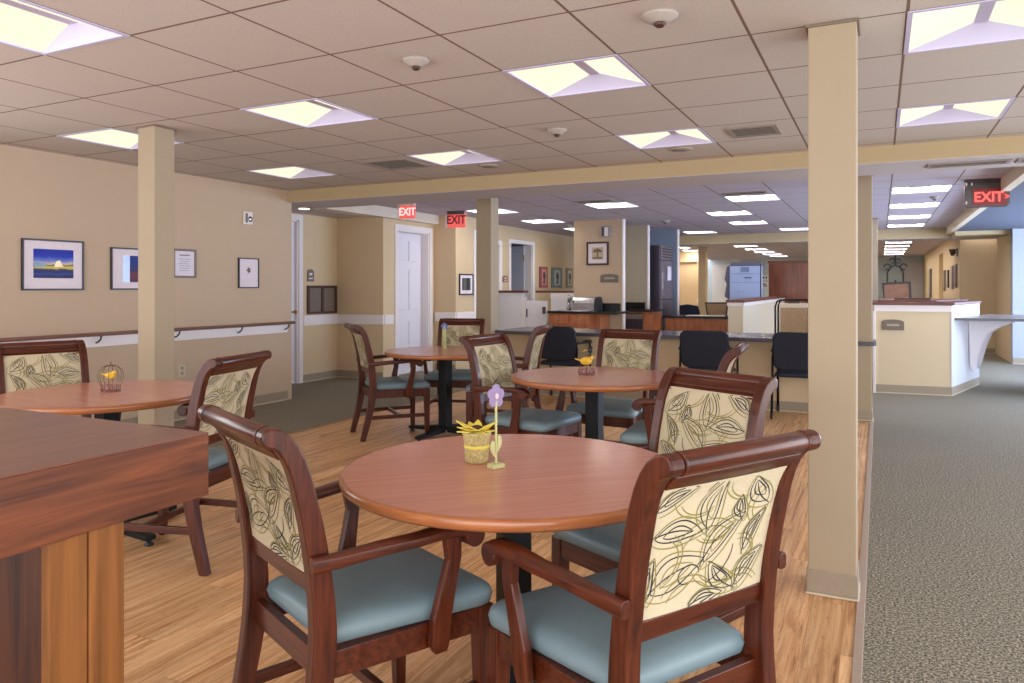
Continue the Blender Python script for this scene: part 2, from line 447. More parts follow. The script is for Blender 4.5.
# alcove
wallbox('wall_alcove', -7.15, -7.0, 7.72, 8.6, 0, 2.3, WALL2)
wallbox('wall_alcove_head', -7.15, -7.0, 6.55, 7.72, 2.265, 2.41, WALL2)
wallbox('wall_alcove_side', -7.15, -7.0, 6.55, 6.645, 0, 2.265, WALL2)
wallbox('wall_far_side', -7.2, -7.05, 23.15, 30.6, 0, 2.41, WALL2)
wallbox('wall_far_return', -7.2, -6.05, 23.0, 23.15, 0, 2.41, WALL2)
wallbox('wall_alcove_rear', -7.0, -6.19, 8.44, 8.6, 0, 2.41, WALL2)
wallbox('wall_door_side', -6.34, -6.19, 8.6, 8.78, 0, 2.41, WALL2)
wallbox('wall_door_head', -6.34, -6.19, 8.78, 9.61, 2.12, 2.41, WALL2)
wallbox('wall_door_pier', -6.34, -6.19, 9.61, 9.75, 0, 2.41, WALL2)
wallbox('wall_pier', -6.34, -5.8, 9.75, 10.5, 0, 2.41, WALL2)
BWL = MB()
BWL.box(-6.2, -6.05, 10.5, 10.8, 0, 2.41); BWL.box(-6.2, -6.05, 10.8, 11.65, 2.06, 2.41); BWL.box(-6.2, -6.05, 11.65, 12.12, 0, 2.41)
BWL.box(-6.2, -6.05, 12.12, 13.06, 2.10, 2.41); BWL.box(-6.2, -6.05, 13.06, 23.0, 0, 2.41)
struct('wall_rear_left', BWL, WALL2)
wallbox('wall_store_rear', -7.15, -7.05, 10.6, 14.5, 0, 2.41, BLUEW)
wallbox('wall_store_side', -7.05, -6.2, 14.4, 14.5, 0, 2.41, BLUEW)
wallbox('wall_store_front', -7.05, -6.2, 10.52, 10.6, 0, 2.41, BLUEW)
wallbox('ceiling.005', -7.15, -6.2, 10.5, 14.5, 2.30, 2.36, SOFF)
FT = MB(); FT.box(-6.05, -5.64, 23, 23.15, 0, 2.41); FT.box(-5.64, -5.04, 23.0, 23.15, 2.07, 2.41); FT.box(-5.04, -4.75, 23, 23.15, 0, 2.41); FT.box(-5.64, -5.04, 23.1, 23.2, 0, 2.07)
struct('wall_far', FT, WALL2)
m = MB(); m.box(-6.05, -5.64, 22.97, 23, .8, .95); m.box(-5.04, -4.75, 22.97, 23, .8, .95); struct('trim_3', m, WHITE)
# kitchen partitions
wallbox('wall_kitchen', -4.59, -3.75, 11.58, 11.66, 0, 2.41, WALL)
wallbox('trim_4', -3.75, -3.725, 11.57, 11.67, 0, 2.40, WHITE)
wallbox('wall_galley', -4.55, -3.73, 12.95, 13.03, 0, 2.41, paint('olive grey paint', (176, 164, 142), .7))
wallbox('trim_5', -3.73, -3.705, 12.94, 13.04, 0, 2.40, WHITE)
wallbox('wall_fridge', -4.55, -3.50, 14.2, 14.28, 0, 2.41, paint('slate blue wall', (128, 140, 158), .7))
wallbox('trim_6', -3.50, -3.475, 14.19, 14.29, 0, 2.40, WHITE)
# chair rails / baseboards
wallbox('trim_7', -7.0, -6.97, 7.73, 8.44, .77, .905, WHITE, .004)
wallbox('trim_8', -6.97, -6.175, 8.41, 8.44, .77, .905, WHITE, .004)
wallbox('trim_9', -6.19, -6.16, 8.44, 8.66, .77, .905, WHITE, .004)
wallbox('trim_10', -6.16, -5.785, 9.72, 9.75, .77, .905, WHITE, .004)
wallbox('trim_11', -5.8, -5.77, 9.75, 10.28, .77, .905, WHITE, .004)
wallbox('trim_12', -5.8, -5.775, 10.29, 10.42, 0, 2.2, WHITE, .004)
def base(name, x0, x1, y0, y1):
    b = MB(); b.box(x0, x1, y0, y1, .014, .105, TAUPE)
    ex = .006
    b.box(x0 - (ex if x1 - x0 < .05 else 0), x1 + (ex if x1 - x0 < .05 else 0), y0 - (ex if y1 - y0 < .05 else 0), y1 + (ex if y1 - y0 < .05 else 0), .001, .014, paint('base foot', (196, 182, 158), .5) if 'base foot' not in bpy.data.materials else bpy.data.materials['base foot'])
    return struct(name, b)
base('baseboard_left', -6.1, -6.092, -1.5, 6.48)
base('baseboard_alcove', -7.0, -6.992, 7.73, 8.43)
base('baseboard_alcove_rear', -6.99, -6.19, 8.432, 8.44)
base('baseboard_pier', -6.16, -5.8, 9.742, 9.75)
base('baseboard_nook', 2.0, 4.0, 14.892, 14.9)
base('baseboard_nook_rear', 1.41, 2.0, 16.992, 17.0)

# columns
def column(x0, x1, y0, y1, basez=True, zt=2.40):
    c = MB(); c.box(x0, x1, y0, y1, 0, zt, COLM)
    if basez:
        e = .006
        c.box(x0 - e, x1 + e, y0 - e, y1 + e, .012, .105, TAUPE)
        c.box(x0 - e - .004, x1 + e + .004, y0 - e - .004, y1 + e + .004, .001, .012, bpy.data.materials['base foot'])
    e = .012
    c.box(x0 - e, x1 + e, y0 - e, y1 + e, zt - .012, zt - .001, bpy.data.materials['cap angle'] if 'cap angle' in bpy.data.materials else paint('cap angle', (122, 104, 84), .5))
    return struct('column', c, bevel=.004)
column(-.272, -.086, 3.36, 3.56)
column(-4.583, -4.415, 3.43, 3.59)
column(-4.41, -4.205, 7.90, 8.10)
column(-.27, -.067, 7.93, 8.12)
column(-.13, -.03, 13.2, 13.4)
column(-4.49, -4.29, 20.6, 20.8)
column(-4.49, -4.29, 16.9, 17.1)

# doors
def door_panels(mb, mapf, w, h, m1):
    """six raised panels; mapf(a,b) -> box helper with a along width, b height"""
    for (b0, b1) in ((.22, .78), (.95, 1.55), (1.68, h - .14)):
        for (a0, a1) in ((.12, w / 2 - .05), (w / 2 + .05, w - .12)):
            mapf(a0, a1, b0, b1)
def door_x(name, x, y0, y1, h, face, knob_y, mat=DOORW, frame=True, depth=.15, knobm=BRASS, leafx=None):
    """door in a wall whose visible face is at plane x, facing +X"""
    lx = x - depth + .02 if leafx is None else leafx
    f = MB()
    t = .075
    f.box(x - .002, x + .018, y0 - t, y0, 0, h + t); f.box(x - .002, x + .018, y1, y1 + t, 0, h + t); f.box(x - .002, x + .018, y0, y1, h, h + t)
    f.box(lx - .05, x, y0 - .001, y0 + .02, 0, h); f.box(lx - .05, x, y1 - .02, y1 + .001, 0, h); f.box(lx - .05, x, y0, y1, h - .02, h + .001)
    fr = f.build(name, WHITE); fr['kind'] = 'structure'
    d = MB(); d.box(lx - .04, lx, y0 + .022, y1 - .022, .01, h - .022)
    w = y1 - y0 - .044
    door_panels(d, lambda a0, a1, b0, b1: (d.box(lx, lx + .012, y0 + .022 + a0, y0 + .022 + a1, b0, b1)), w, h, mat)
    dl = d.build('door_leaf', mat, fr, .009)
    k = MB(); k.ball((lx + .06, knob_y, .96), .028, None); k.tube([(lx, knob_y, .96), (lx + .05, knob_y, .96)], .012); k.lathe([(.03, 0), (.03, .006)], (0, 0, 0))
    k.build('door_knob', knobm, dl)
    return fr
door_x('door_1', -7.0, 6.72, 7.64, 2.19, 1, 7.57, depth=.06)
door_x('door_2', -6.19, 8.78, 9.61, 2.12, 1, 8.86, depth=.15, knobm=GREYM)
# glazed door at the rear left
f = MB()
f.box(-6.052, -6.03, 10.72, 10.8, 0, 2.12); f.box(-6.052, -6.03, 11.65, 11.76, 0, 2.12); f.box(-6.052, -6.03, 10.8, 11.65, 2.04, 2.12)
f.box(-6.12, -6.08, 10.8, 10.9, 0, 2.04); f.box(-6.12, -6.08, 11.56, 11.65, 0, 2.04); f.box(-6.12, -6.08, 10.9, 11.56, 0, .2); f.box(-6.12, -6.08, 10.9, 11.56, 1.95, 2.04)
for k in range(1, 5): f.box(-6.11, -6.085, 10.9, 11.56, .2 + k * .35 - .01, .2 + k * .35 + .01)
for k in range(1, 3): f.box(-6.11, -6.085, 10.9 + k * .22 - .01, 10.9 + k * .22 + .01, .2, 1.95)
fr = f.build('door_3', WHITE); fr['kind'] = 'structure'
MB().box(-6.103, -6.099, 10.9, 11.56, .2, 1.95).build('pane', GLASSD, fr)
f = MB()
f.box(-6.052, -6.03, 12.04, 12.12, 0, 2.17); f.box(-6.052, -6.03, 13.06, 13.15, 0, 2.17); f.box(-6.052, -6.03, 12.12, 13.06, 2.10, 2.17)
f.box(-6.2, -6.05, 12.12, 12.14, 0, 2.1); f.box(-6.2, -6.05, 13.04, 13.06, 0, 2.1)
fr = f.build('door_4', WHITE); fr['kind'] = 'structure'
d = MB(); d.box(-6.62, -6.2, 13.00, 13.04, .01, 2.09); dl = d.build('door_leaf', paint('grey blue door', (176, 178, 190), .5), fr)
h = MB()
for z in (.3, 1.1, 1.8): h.box(-6.2, -6.185, 12.985, 13.0, z, z + .12)
h.build('hinge', BRASS, dl)
# far end double doors
f = MB(); f.box(.68, .75, 30.56, 30.6, 0, 2.22); f.box(1.33, 1.4, 30.56, 30.6, 0, 2.22); f.box(.68, 1.4, 30.56, 30.6, 2.15, 2.22)
f.box(.75, 1.33, 30.57, 30.6, 0, 2.15)
for z0, z1 in ((.3, .95), (1.1, 1.9)):
    f.box(.82, 1.0, 30.56, 30.575, z0, z1); f.box(1.08, 1.26, 30.56, 30.575, z0, z1)
struct('door_5', f, paint('pale grey door', (196, 192, 194), .5))
f = MB(); f.box(-6.1, -5.1, 30.55, 30.6, 0, 2.2)
for z0, z1 in ((.3, .95), (1.1, 1.9)):
    f.box(-5.95, -5.65, 30.54, 30.56, z0, z1); f.box(-5.55, -5.25, 30.54, 30.56, z0, z1)
struct('door_6', f, paint('pale far door', (216, 214, 212), .5))

# ------------------------------------------------------------------ ceiling lights
def make_light(h, label, group, PANE=PANE):
    r = thing('ceiling_light', label, 'ceiling light', (0, 0, CZ), 0, group)
    a, b, H, s = .305, h / 2, .085, .028
    ia, ib = a - .02, b - .02
    f = MB()
    for x0, x1, y0, y1 in ((-a, a, -b, -ib), (-a, a, ib, b), (-a, -ia, -ib, ib), (ia, a, -ib, ib)): f.box(x0, x1, y0, y1, -.004, .01)
    f.build('frame', LWHITE, r)
    for sg in (-1, 1):
        d = MB(); v = [d.bm.verts.new(p) for p in ((sg * ia, -ib, .004), (sg * ia, ib, .004), (sg * s, ib * .86, H), (sg * s, -ib * .86, H))]
        d.face(v); v2 = [d.bm.verts.new(q.co + Vector((0, 0, .006))) for q in v]; d.face(v2[::-1])
        for i in range(4): d.face([v[i], v[(i + 1) % 4], v2[(i + 1) % 4], v2[i]])
        d.build('diffuser', PANE, r)
    e = MB()
    e.box(-s, s, -ib * .86, ib * .86, H - .004, H + .02)
    for sg in (-1, 1):
        v = [e.bm.verts.new(p) for p in ((-ia, sg * ib, .004), (ia, sg * ib, .004), (s, sg * ib * .86, H), (-s, sg * ib * .86, H))]
        v2 = [e.bm.verts.new(q.co + Vector((0, sg * .008, .008))) for q in v]
        e.face(v); e.face(v2[::-1])
        for i in range(4): e.face([v[i], v[(i + 1) % 4], v2[(i + 1) % 4], v2[i]])
    e.build('reflector', LWHITE, r)
    return r
lightA = None
labsA = ['square recessed ceiling light cut by the top left corner of the photo',
 'square recessed ceiling light partly behind the left column near the left wall',
 'square recessed ceiling light right of the left column, above the left wall pictures',
 'square recessed ceiling light in the middle of the front ceiling, between two smoke detectors',
 'large square recessed ceiling light cut by the top right corner of the photo',
 'square recessed ceiling light at the far left end of the front ceiling before the beam',
 'square recessed ceiling light beside the square vent, left of centre before the beam',
 'square recessed ceiling light just before the beam, left of the right hand vent',
 'square recessed ceiling light before the beam at right, right of the tall front column']
for i, (x, y) in enumerate(L1c):
    lab = labsA[i] if i < len(labsA) else 'square recessed ceiling light outside the photo above or behind the camera'
    g = 'square lights of the front ceiling' if i < len(labsA) else 'ceiling lights behind the camera'
    if lightA is None: lightA = make_light(.60, lab, g); o = lightA; o.location = (x + .305, y + .30, CZ)
    else: o = dup(lightA, (x + .305, y + .30, CZ), 0, lab, g)
labsB = ['first and nearest bright ceiling light of the row over the reception hallway',
 'second ceiling light of the row over the reception hallway', 'third ceiling light of the row over the reception hallway',
 'fourth ceiling light of the row over the reception hallway, just before the far beam',
 'ceiling light past the beam with dark vent before it, above the navy chairs',
 'ceiling light behind and left of the vented light, nearer of two in its line', 'ceiling light farther back in that line, right of centre',
 'rear ceiling light just left of the tall front column, before the far beam', 'ceiling light past the beam in front of the wall with the tree picture',
 'ceiling light left of the tall steel refrigerator, just before the far beam', 'ceiling light past the beam right of the slim beige column',
 'ceiling light over the white half door, left of the kitchen wall', 'small far ceiling light just left of the kitchen wall']
lightB = make_light(.61, labsB[0], 'square lights between the two beams', PANER)
for i, (x, y) in enumerate(L2c):
    if i == 0: lightB.location = (x + .305, y + .305, CZ)
    else: dup(lightB, (x + .305, y + .305, CZ), 0, labsB[i], 'square lights between the two beams')
ordn = ['nearest', 'second', 'third', 'fourth', 'fifth', 'farthest']
for i, (x, y) in enumerate(L3c):
    if i < 6: lab = ordn[i] + ' ceiling light of the corridor row beyond the far beam'
    elif i < 12: lab = ordn[i - 6] + ' light of the ceiling row above the pale blue machine, past the beam'
    elif i < 15: lab = ['nearest', 'middle', 'farthest'][i - 12] + ' ceiling light past the far beam, right of the refrigerator'
    else: lab = 'lone ceiling light beyond the far beam beside the tall front column'
    if i == 0: lightC = make_light(.61, lab, 'square lights beyond the far beam', PANER2); lightC.location = (x + .305, y + .305, CZ); bpy.context.view_layer.update()
    else: dup(lightC, (x + .305, y + .305, CZ), 0, lab, 'square lights beyond the far beam')
# round downlight in the alcove ceiling
r = thing('downlight', 'small round recessed downlight in the alcove ceiling at left', 'ceiling light', (-6.5, 7.2, 2.285))
MB().lathe([(.07, -.004), (.085, -.004), (.085, .0)], m=None).build('trim_ring', LWHITE, r)
MB().lathe([(.068, -.006), (.068, -.002)]).build('lens', PANEF, r)

# ------------------------------------------------------------------ ceiling fittings
def detector(x, y, R, lab, tail=True):
    r = thing('smoke_detector', lab, 'smoke detector', (x, y, CZ), 0, 'smoke detectors and speakers on the front ceiling')
    MB().lathe([(R, 0), (R, -.008), (R * .95, -.014), (R * .62, -.024), (R * .55, -.032), (R * .2, -.035)]).build('housing', paint('detector white', (172, 160, 150), .5) if 'detector white' not in bpy.data.materials else bpy.data.materials['detector white'], r)
    MB().lathe([(R * .3, -.033), (R * .34, -.04), (R * .2, -.05)]).build('sensor', BROWNF if tail else PLAQ, r)
    return r
detector(-.80, 2.96, .075, 'round white smoke detector nearest the camera at top centre right')
detector(-2.02, 3.02, .065, 'round white smoke detector at top centre left of the bright light')
detector(-2.03, 4.80, .07, 'round white smoke detector behind the middle front light')
detector(.6, 10.4, .05, 'tiny smoke detector above the reception hallway')
detector(-5.0, 12.3, .08, 'small smoke detector hanging above the white half door')
detector(-3.2, 12.2, .08, 'small smoke detector above the kitchen wall end')
for x, y, lab in ((-3.19, 5.95, 'flat round ceiling speaker behind the light beside the square vent'), (-1.43, 5.92, 'flat round ceiling speaker just before the beam above centre')):
    r = thing('ceiling_speaker', lab, 'speaker', (x, y, CZ))
    MB().lathe([(.095, 0), (.095, -.006), (.085, -.01)]).build('rim', paint('speaker rim', (170, 156, 146), .6), r)
    MB().lathe([(.08, -.008), (.04, -.013)]).build('grille', paint('speaker grille', (138, 126, 120), .7), r)
def vent(x, y, w, h, lab, n=7, z=CZ, rot=0, fm=None):
    r = thing('ceiling_vent', lab, 'vent', (x, y, z), rot)
    f = MB(); t = .03
    for a in ((-w / 2, w / 2, -h / 2, -h / 2 + t), (-w / 2, w / 2, h / 2 - t, h / 2), (-w / 2, -w / 2 + t, -h / 2 + t, h / 2 - t), (w / 2 - t, w / 2, -h / 2 + t, h / 2 - t)):
        f.box(*a, -.008, -.001)
    f.build('frame', paint('vent frame', (150, 136, 126), .5) if 'vent frame' not in bpy.data.materials else bpy.data.materials['vent frame'], r)
    MB().box(-w / 2 + t, w / 2 - t, -h / 2 + t, h / 2 - t, -.003, -.001).build('duct', DARKV, r)
    s = MB()
    for k in range(n):
        yy = -h / 2 + t + (k + .5) * (h - 2 * t) / n
        s.box(-w / 2 + t, w / 2 - t, yy - .005, yy + .003, -.007, -.004)
    s.build('louvre', bpy.data.materials['vent frame'], r)
vent(-.80, 5.46, .34, .34, 'square louvred ceiling vent left of the tall front column')
vent(-3.88, 5.50, .46, .44, 'square louvred ceiling vent at left before the beam', 9)
vent(.62, 6.80, .56, .22, 'wide flat vent under the beam at right, left of its pair', 3, 2.265)
vent(1.12, 6.80, .36, .22, 'flat vent under the beam at the right edge of the photo', 3, 2.265)
vent(-1.42, 9.02, .5, .2, 'dark slot vent just past the beam, beside a bright light', 2)
vent(-3.3, 9.02, .5, .2, 'dark slot vent past the beam above the kitchen wall', 2)

# exit signs
def exit_sign(x, y, w, h, lab, style, rot=0):
    r = thing('exit_sign', lab, 'exit sign', (x, y, CZ), rot)
    if style == 'big':
        MB().box(-w / 2, w / 2, -.03, .03, -.03, -.001).build('canopy', GREYM, r, .006)
        pts = []; R = .04
        for cx, cz, a0 in ((w / 2 - R, -.03 - R, 0), (-w / 2 + R, -.03 - R, 90), (-w / 2 + R, -h + R, 180), (w / 2 - R, -h + R, 270)):
            for k in range(5): a = math.radians(a0 + k * 22.5); pts.append((cx + R * math.cos(a), cz + R * math.sin(a)))
        MB().prism(pts, -.02, .02, 'y').build('housing', paint('smoked sign housing', (92, 84, 82), .25, .2), r, .004)
        MB().box(-w / 2 + .07, w / 2 - .03, -.024, -.0205, -h + .02, -.1).build('face_panel', paint('dark red sign face', (126, 34, 34), .4), r)
        text('letters', 'EXIT', .14, REDL, r, (.01, -.027, -h / 2 - .045), sx=.92)
        text('arrow', '>', .08, REDL, r, (w / 2 - .028, -.027, -h / 2 - .045))
        for px, pz in ((-w / 2 + .012, -.05), (-w / 2 + .012, -h + .05), (-w / 2 + .06, -.05)):
            MB().box(px - .006, px + .006, -.026, -.02, pz - .015, pz + .015).build('lamp_clip', WHITE, r)
    else:
        MB().box(-w / 2, w / 2, -.03, .03, -.025 if style == 'lit' else -.05, -.001).build('canopy', WHITE if style == 'lit' else GREYM, r, .004)
        MB().box(-w / 2, w / 2, -.008, .008, -h, -.02).build('face_panel', REDP, r, .003)
        text('letters', 'EXIT', h * .72, glow('pink sign letter', (1, .45, .40), .9) if style == 'lit' else paint('dark red letter', (96, 22, 26), .4), r, (0, -.012, -h / 2 - .012), sx=.82)
        MB().box(-w / 2 - .03, -w / 2 - .012, -.012, .012, -h, -.01).build('end_bracket', WHITE, r)
    return r
exit_sign(-5.62, 8.2, .22, .195, 'small bright red exit sign hanging above the white door at left', 'lit', math.radians(12))
exit_sign(-5.52, 9.3, .27, .24, 'small dark framed red exit sign left of the slim beige column', 'dark', math.radians(12))
exit_sign(.98, 8.95, .40, .29, 'large exit sign in smoked housing with arrow at the right edge', 'big', math.radians(8))

# ------------------------------------------------------------------ dining chair
def yc(z):
    P = [(0, -.325), (.2, -.275), (.42, -.240), (.55, -.243), (.68, -.260), (.80, -.288), (.86, -.306), (.905, -.328), (.935, -.355), (.96, -.40)]
    for (z0, y0), (z1, y1) in zip(P, P[1:]):
        if z <= z1:
            t = (z - z0) / (z1 - z0); return y0 + (y1 - y0) * t
    return P[-1][1]
def ysm(z):
    return (yc(max(0, z - .04)) + yc(z) * 2 + yc(min(.96, z + .04))) / 4
def make_chair(label, group):
    r = thing('dining_chair', label, 'chair', group=group)
    # rear posts with scrolled tops
    for sx in (-1, 1):
        xc = sx * .213; hw = .020
        path = [(-.325, 0), (-.308, .07), (-.292, .13), (-.275, .2), (-.260, .28), (-.249, .35), (-.242, .42), (-.241, .48), (-.245, .55), (-.253, .62), (-.262, .68), (-.273, .74),
                (-.287, .80), (-.298, .845), (-.311, .884), (-.326, .914), (-.343, .936), (-.361, .949), (-.374, .952)]
        front, back = [], []
        for i, (y, z) in enumerate(path):
            d = .021 + .010 * min(1, z / .4) if z < .42 else .031 - .008 * min(1, (z - .42) / .45)
            a, b = path[max(0, i - 1)], path[min(len(path) - 1, i + 1)]
            t = Vector((b[0] - a[0], b[1] - a[1])).normalized()
            n = Vector((t.y, -t.x)) if z > 0 else Vector((1, 0))
            front.append((y + n.x * d, z + n.y * d)); back.append((y - n.x * d, z - n.y * d))
        ey, ez = path[-1]; a0 = math.atan2(front[-1][1] - ez, front[-1][0] - ey)
        end = [(ey + .023 * math.cos(a0 + PI * k / 8), ez + .023 * math.sin(a0 + PI * k / 8)) for k in range(1, 8)]
        m = MB(); m.prism(front + end + back[::-1], xc - hw, xc + hw, 'x', smooth=False)
        m.build('rear_leg', CHW, r, .005)
    # top roll with collars
    m = MB(); m.tube([(-.193, -.374, .952), (.193, -.374, .952)], .0235, n=20)
    for sx in (-1, 1): m.tube([(sx * .187, -.374, .952), (sx * .193, -.374, .952)], .0252, n=20)
    top = [(-.330, .905), (-.346, .925), (-.362, .937)]
    m.strip([[Vector((-.193, y + .010, z + .014)), Vector((.193, y + .010, z + .014)), Vector((.193, y - .010, z - .014)), Vector((-.193, y - .010, z - .014))] for y, z in top], smooth=True)
    # flat lip that runs from the roll down to the panel
    zs2 = [.896, .903, .91, .918]
    m.strip([[Vector((-.193, ysm(z) + .016, z)), Vector((.193, ysm(z) + .016, z)), Vector((.193, ysm(z) - .016, z)), Vector((-.193, ysm(z) - .016, z))] for z in zs2], smooth=True)
    m.build('top_rail', CHWX, r, .002)
    m = MB(); m.strip([[Vector((-.193, ysm(z) + .014, z)), Vector((.193, ysm(z) + .014, z)), Vector((.193, ysm(z) - .014, z)), Vector((-.193, ysm(z) - .014, z))] for z in (.555, .58, .602)], smooth=False)
    m.build('lower_rail', CHWX, r, .003)
    # upholstered panel with printed leaf pattern
    Z0, Z1, PW = .600, .898, .386
    m = MB()
    NX, NZ = 10, 14
    def surf(u, t, side, off=0.):
        z = Z0 + t * (Z1 - Z0); x = (u - .5) * PW
        bul = .013 + .012 * (1 - (2 * u - 1) ** 4) * (1 - (2 * t - 1) ** 4)
        if side < 0: bul = .010 + .003 * (1 - (2 * u - 1) ** 4)
        sl = (ysm(z + .01) - ysm(z - .01)) / .02
        nrm = Vector((0, 1, -sl)).normalized()
        return Vector((x, ysm(z), z)) + nrm * side * (bul + off)
    for side in (1, -1):
        G = [[m.bm.verts.new(surf(i / NX, j / NZ, side)) for i in range(NX + 1)] for j in range(NZ + 1)]
        for j in range(NZ):
            for i in range(NX): m.face([G[j][i], G[j][i + 1], G[j + 1][i + 1], G[j + 1][i]], FABR, True)
    bmesh.ops.recalc_face_normals(m.bm, faces=m.bm.faces)
    rnd = random.Random(11)
    lines = []
    A = .83
    def leaf(cx, cy, L, W, ang, mk, rib=True, bend=.15):
        ca, sa = math.cos(ang), math.sin(ang)
        def P(a, b): return (cx + (a * ca - b * sa), cy + (a * sa + b * ca) )
        for sg in (1, -1):
            lines.append(([P(L * (t - .5), sg * W * math.sin(PI * t) ** .8 * (1.15 - .5 * t) + bend * L * math.sin(PI * t) * .5) for t in [k / 14 for k in range(15)]], mk))
        if rib: lines.append(([P(L * (t - .62), bend * L * math.sin(PI * max(0, t)) * .5) for t in [k / 10 for k in range(10)]], mk))
    def swirl(cx, cy, r0, a0, a1, mk, k=.5):
        lines.append(([(cx + r0 * (1 - k * t) * math.cos(a0 + (a1 - a0) * t), cy + r0 * (1 - k * t) * math.sin(a0 + (a1 - a0) * t)) for t in [q / 16 for q in range(17)]], mk))
    B_, O_ = INKB, INKO
    for (cx, cy, L, W, an) in ((.22, .60, .36, .085, -.05), (.47, .80, .42, .08, 1.45), (.60, .50, .44, .08, .85), (.84, .84, .30, .08, 2.2), (.86, .50, .34, .05, 1.15),
                               (.26, .28, .42, .13, .45), (.62, .20, .34, .07, 2.3), (.86, .20, .34, .065, .9), (.14, .90, .30, .06, .6), (.50, .02, .30, .06, .2), (.05, .30, .3, .06, 1.5), (.70, .72, .20, .05, 1.8)):
        leaf(cx, cy, L, W, an, B_, True, .22)
        leaf(cx + .01, cy - .015, L * 1.22, W * 1.45, an + .05, O_, False, .22)
        leaf(cx - .01, cy + .01, L * .62, W * .55, an + .05, O_ if L > .4 else B_, False, .22)
    for (cx, cy, r0, a0, a1) in ((.42, .40, .30, .6, 2.6), (.62, .34, .26, 3.4, 5.6), (.36, .92, .24, 3.4, 5.2), (.95, .68, .22, 1.8, 4.0), (.04, .46, .26, -1.2, .8), (.32, .04, .24, .5, 2.6), (.74, .0, .22, .4, 2.4), (.52, .66, .2, 3.8, 5.6), (.72, .96, .22, 3.0, 4.8), (.72, .36, .16, -.8, 1.6)):
        swirl(cx, cy, r0, a0, a1, O_, .2); swirl(cx + .012, cy - .015, r0 * .84, a0 + .1, a1 + .1, O_, .25)
    for (cx, cy, r0, a0, a1) in ((.34, .26, .09, 0, 5.0), (.48, .46, .3, -1.5, -.2), (.50, .60, .5, 1.35, 2.0)):
        swirl(cx, cy, r0, a0, a1, B_, .3)
    for side in (1, -1):
        for pts, mk in lines:
            prev = None
            n = len(pts)
            for i in range(n):
                x, y = pts[i]
                a = pts[max(0, i - 1)]; b = pts[min(n - 1, i + 1)]
                tx, ty = b[0] - a[0], (b[1] - a[1]) * A
                L = math.hypot(tx, ty) or 1
                wd = .0052 * (.5 + .45 * math.sin(PI * i / (n - 1)))
                nx, ny = -ty / L * wd, tx / L * wd / A
                if not (.01 < x < .99 and .01 < y < .99): prev = None; continue
                q = [m.bm.verts.new(surf(x + s_ * nx, y + s_ * ny, side, .0007)) for s_ in (1, -1)]
                if prev: m.face([prev[0], prev[1], q[1], q[0]], mk, True)
                prev = q
    m.build('backrest', None, r, fix=False)
    # seat cushion
    def rr(w0, w1, y0, y1, R, n=5):
        """rounded trapezoid, w0 half width at back (y0), w1 at front (y1)"""
        out = []
        for (cx, cy, a0) in ((w1 - R, y1 - R, 0), (-w1 + R, y1 - R, 90), (-w0 + R * .6, y0 + R * .6, 180), (w0 - R * .6, y0 + R * .6, 270)):
            q = R if a0 < 180 else R * .6
            for k in range(n + 1):
                a = math.radians(a0 + k * 90 / n); out.append((cx + q * math.cos(a), cy + q * math.sin(a)))
        return out
    m = MB()
    secs = []
    for z, s in ((.418, -.012), (.424, -.002), (.445, .003), (.462, -.002), (.474, -.016), (.481, -.04), (.486, -.09), (.488, -.15)):
        secs.append([Vector((x, y, z)) for x, y in rr(.197 + s, .252 + s, -.222 - s, .262 + s, max(.012, .045 + s * .2))])
    m.strip(secs)
    m.build('seat', SEATB, r)
    # seat frame
    m = MB()
    def bar(p, q, w, h, z0): pass
    def side(sx):
        a0, a1 = Vector((sx * .205, -.235, 0)), Vector((sx * .232, .235, 0))
        t = Vector((.013, 0, 0))
        m.strip([[a0 - t + Vector((0, 0, .352)), a0 + t + Vector((0, 0, .352)), a0 + t + Vector((0, 0, .418)), a0 - t + Vector((0, 0, .418))],
                 [a1 - t + Vector((0, 0, .352)), a1 + t + Vector((0, 0, .352)), a1 + t + Vector((0, 0, .418)), a1 - t + Vector((0, 0, .418))]], smooth=False)
    side(-1); side(1)
    m.box(-.22, .22, .222, .246, .352, .418); m.box(-.193, .193, -.25, -.226, .352, .418)
    m.build('seat_frame', CHWX, r, .002)
    for sx in (-1, 1):
        m = MB()
        x = sx * .226; secs = []
        for z, w in ((0, .015), (.02, .017), (.2, .021), (.34, .024), (.42, .024)):
            yy = .226 + .006 * (1 - z / .42)
            secs.append([Vector((x - w, yy - w, z)), Vector((x + w, yy - w, z)), Vector((x + w, yy + w, z)), Vector((x - w, yy + w, z))])
        m.strip(secs, smooth=False); m.build('front_leg', CHW, r, .004)
        # side stretcher
        m = MB(); a0, a1 = Vector((sx * .209, -.268, .19)), Vector((sx * .222, .215, .19))
        t, h = Vector((.010, 0, 0)), Vector((0, 0, .016))
        m.strip([[a0 - t - h, a0 + t - h, a0 + t + h, a0 - t + h], [a1 - t - h, a1 + t - h, a1 + t + h, a1 - t + h]], smooth=False)
        m.build('stretcher', CHWY, r, .002)
        # arm: flat swept rest ending in a down-turned scroll
        path = [(.246, -.285, .648, .013, .019), (.250, -.22, .648, .016, .018), (.262, -.12, .656, .021, .016), (.276, -.02, .660, .025, .015), (.283, .05, .666, .027, .015), (.285, .10, .666, .027, .017), (.285, .135, .660, .026, .020), (.285, .152, .652, .024, .019)]
        m = MB(); secs = []
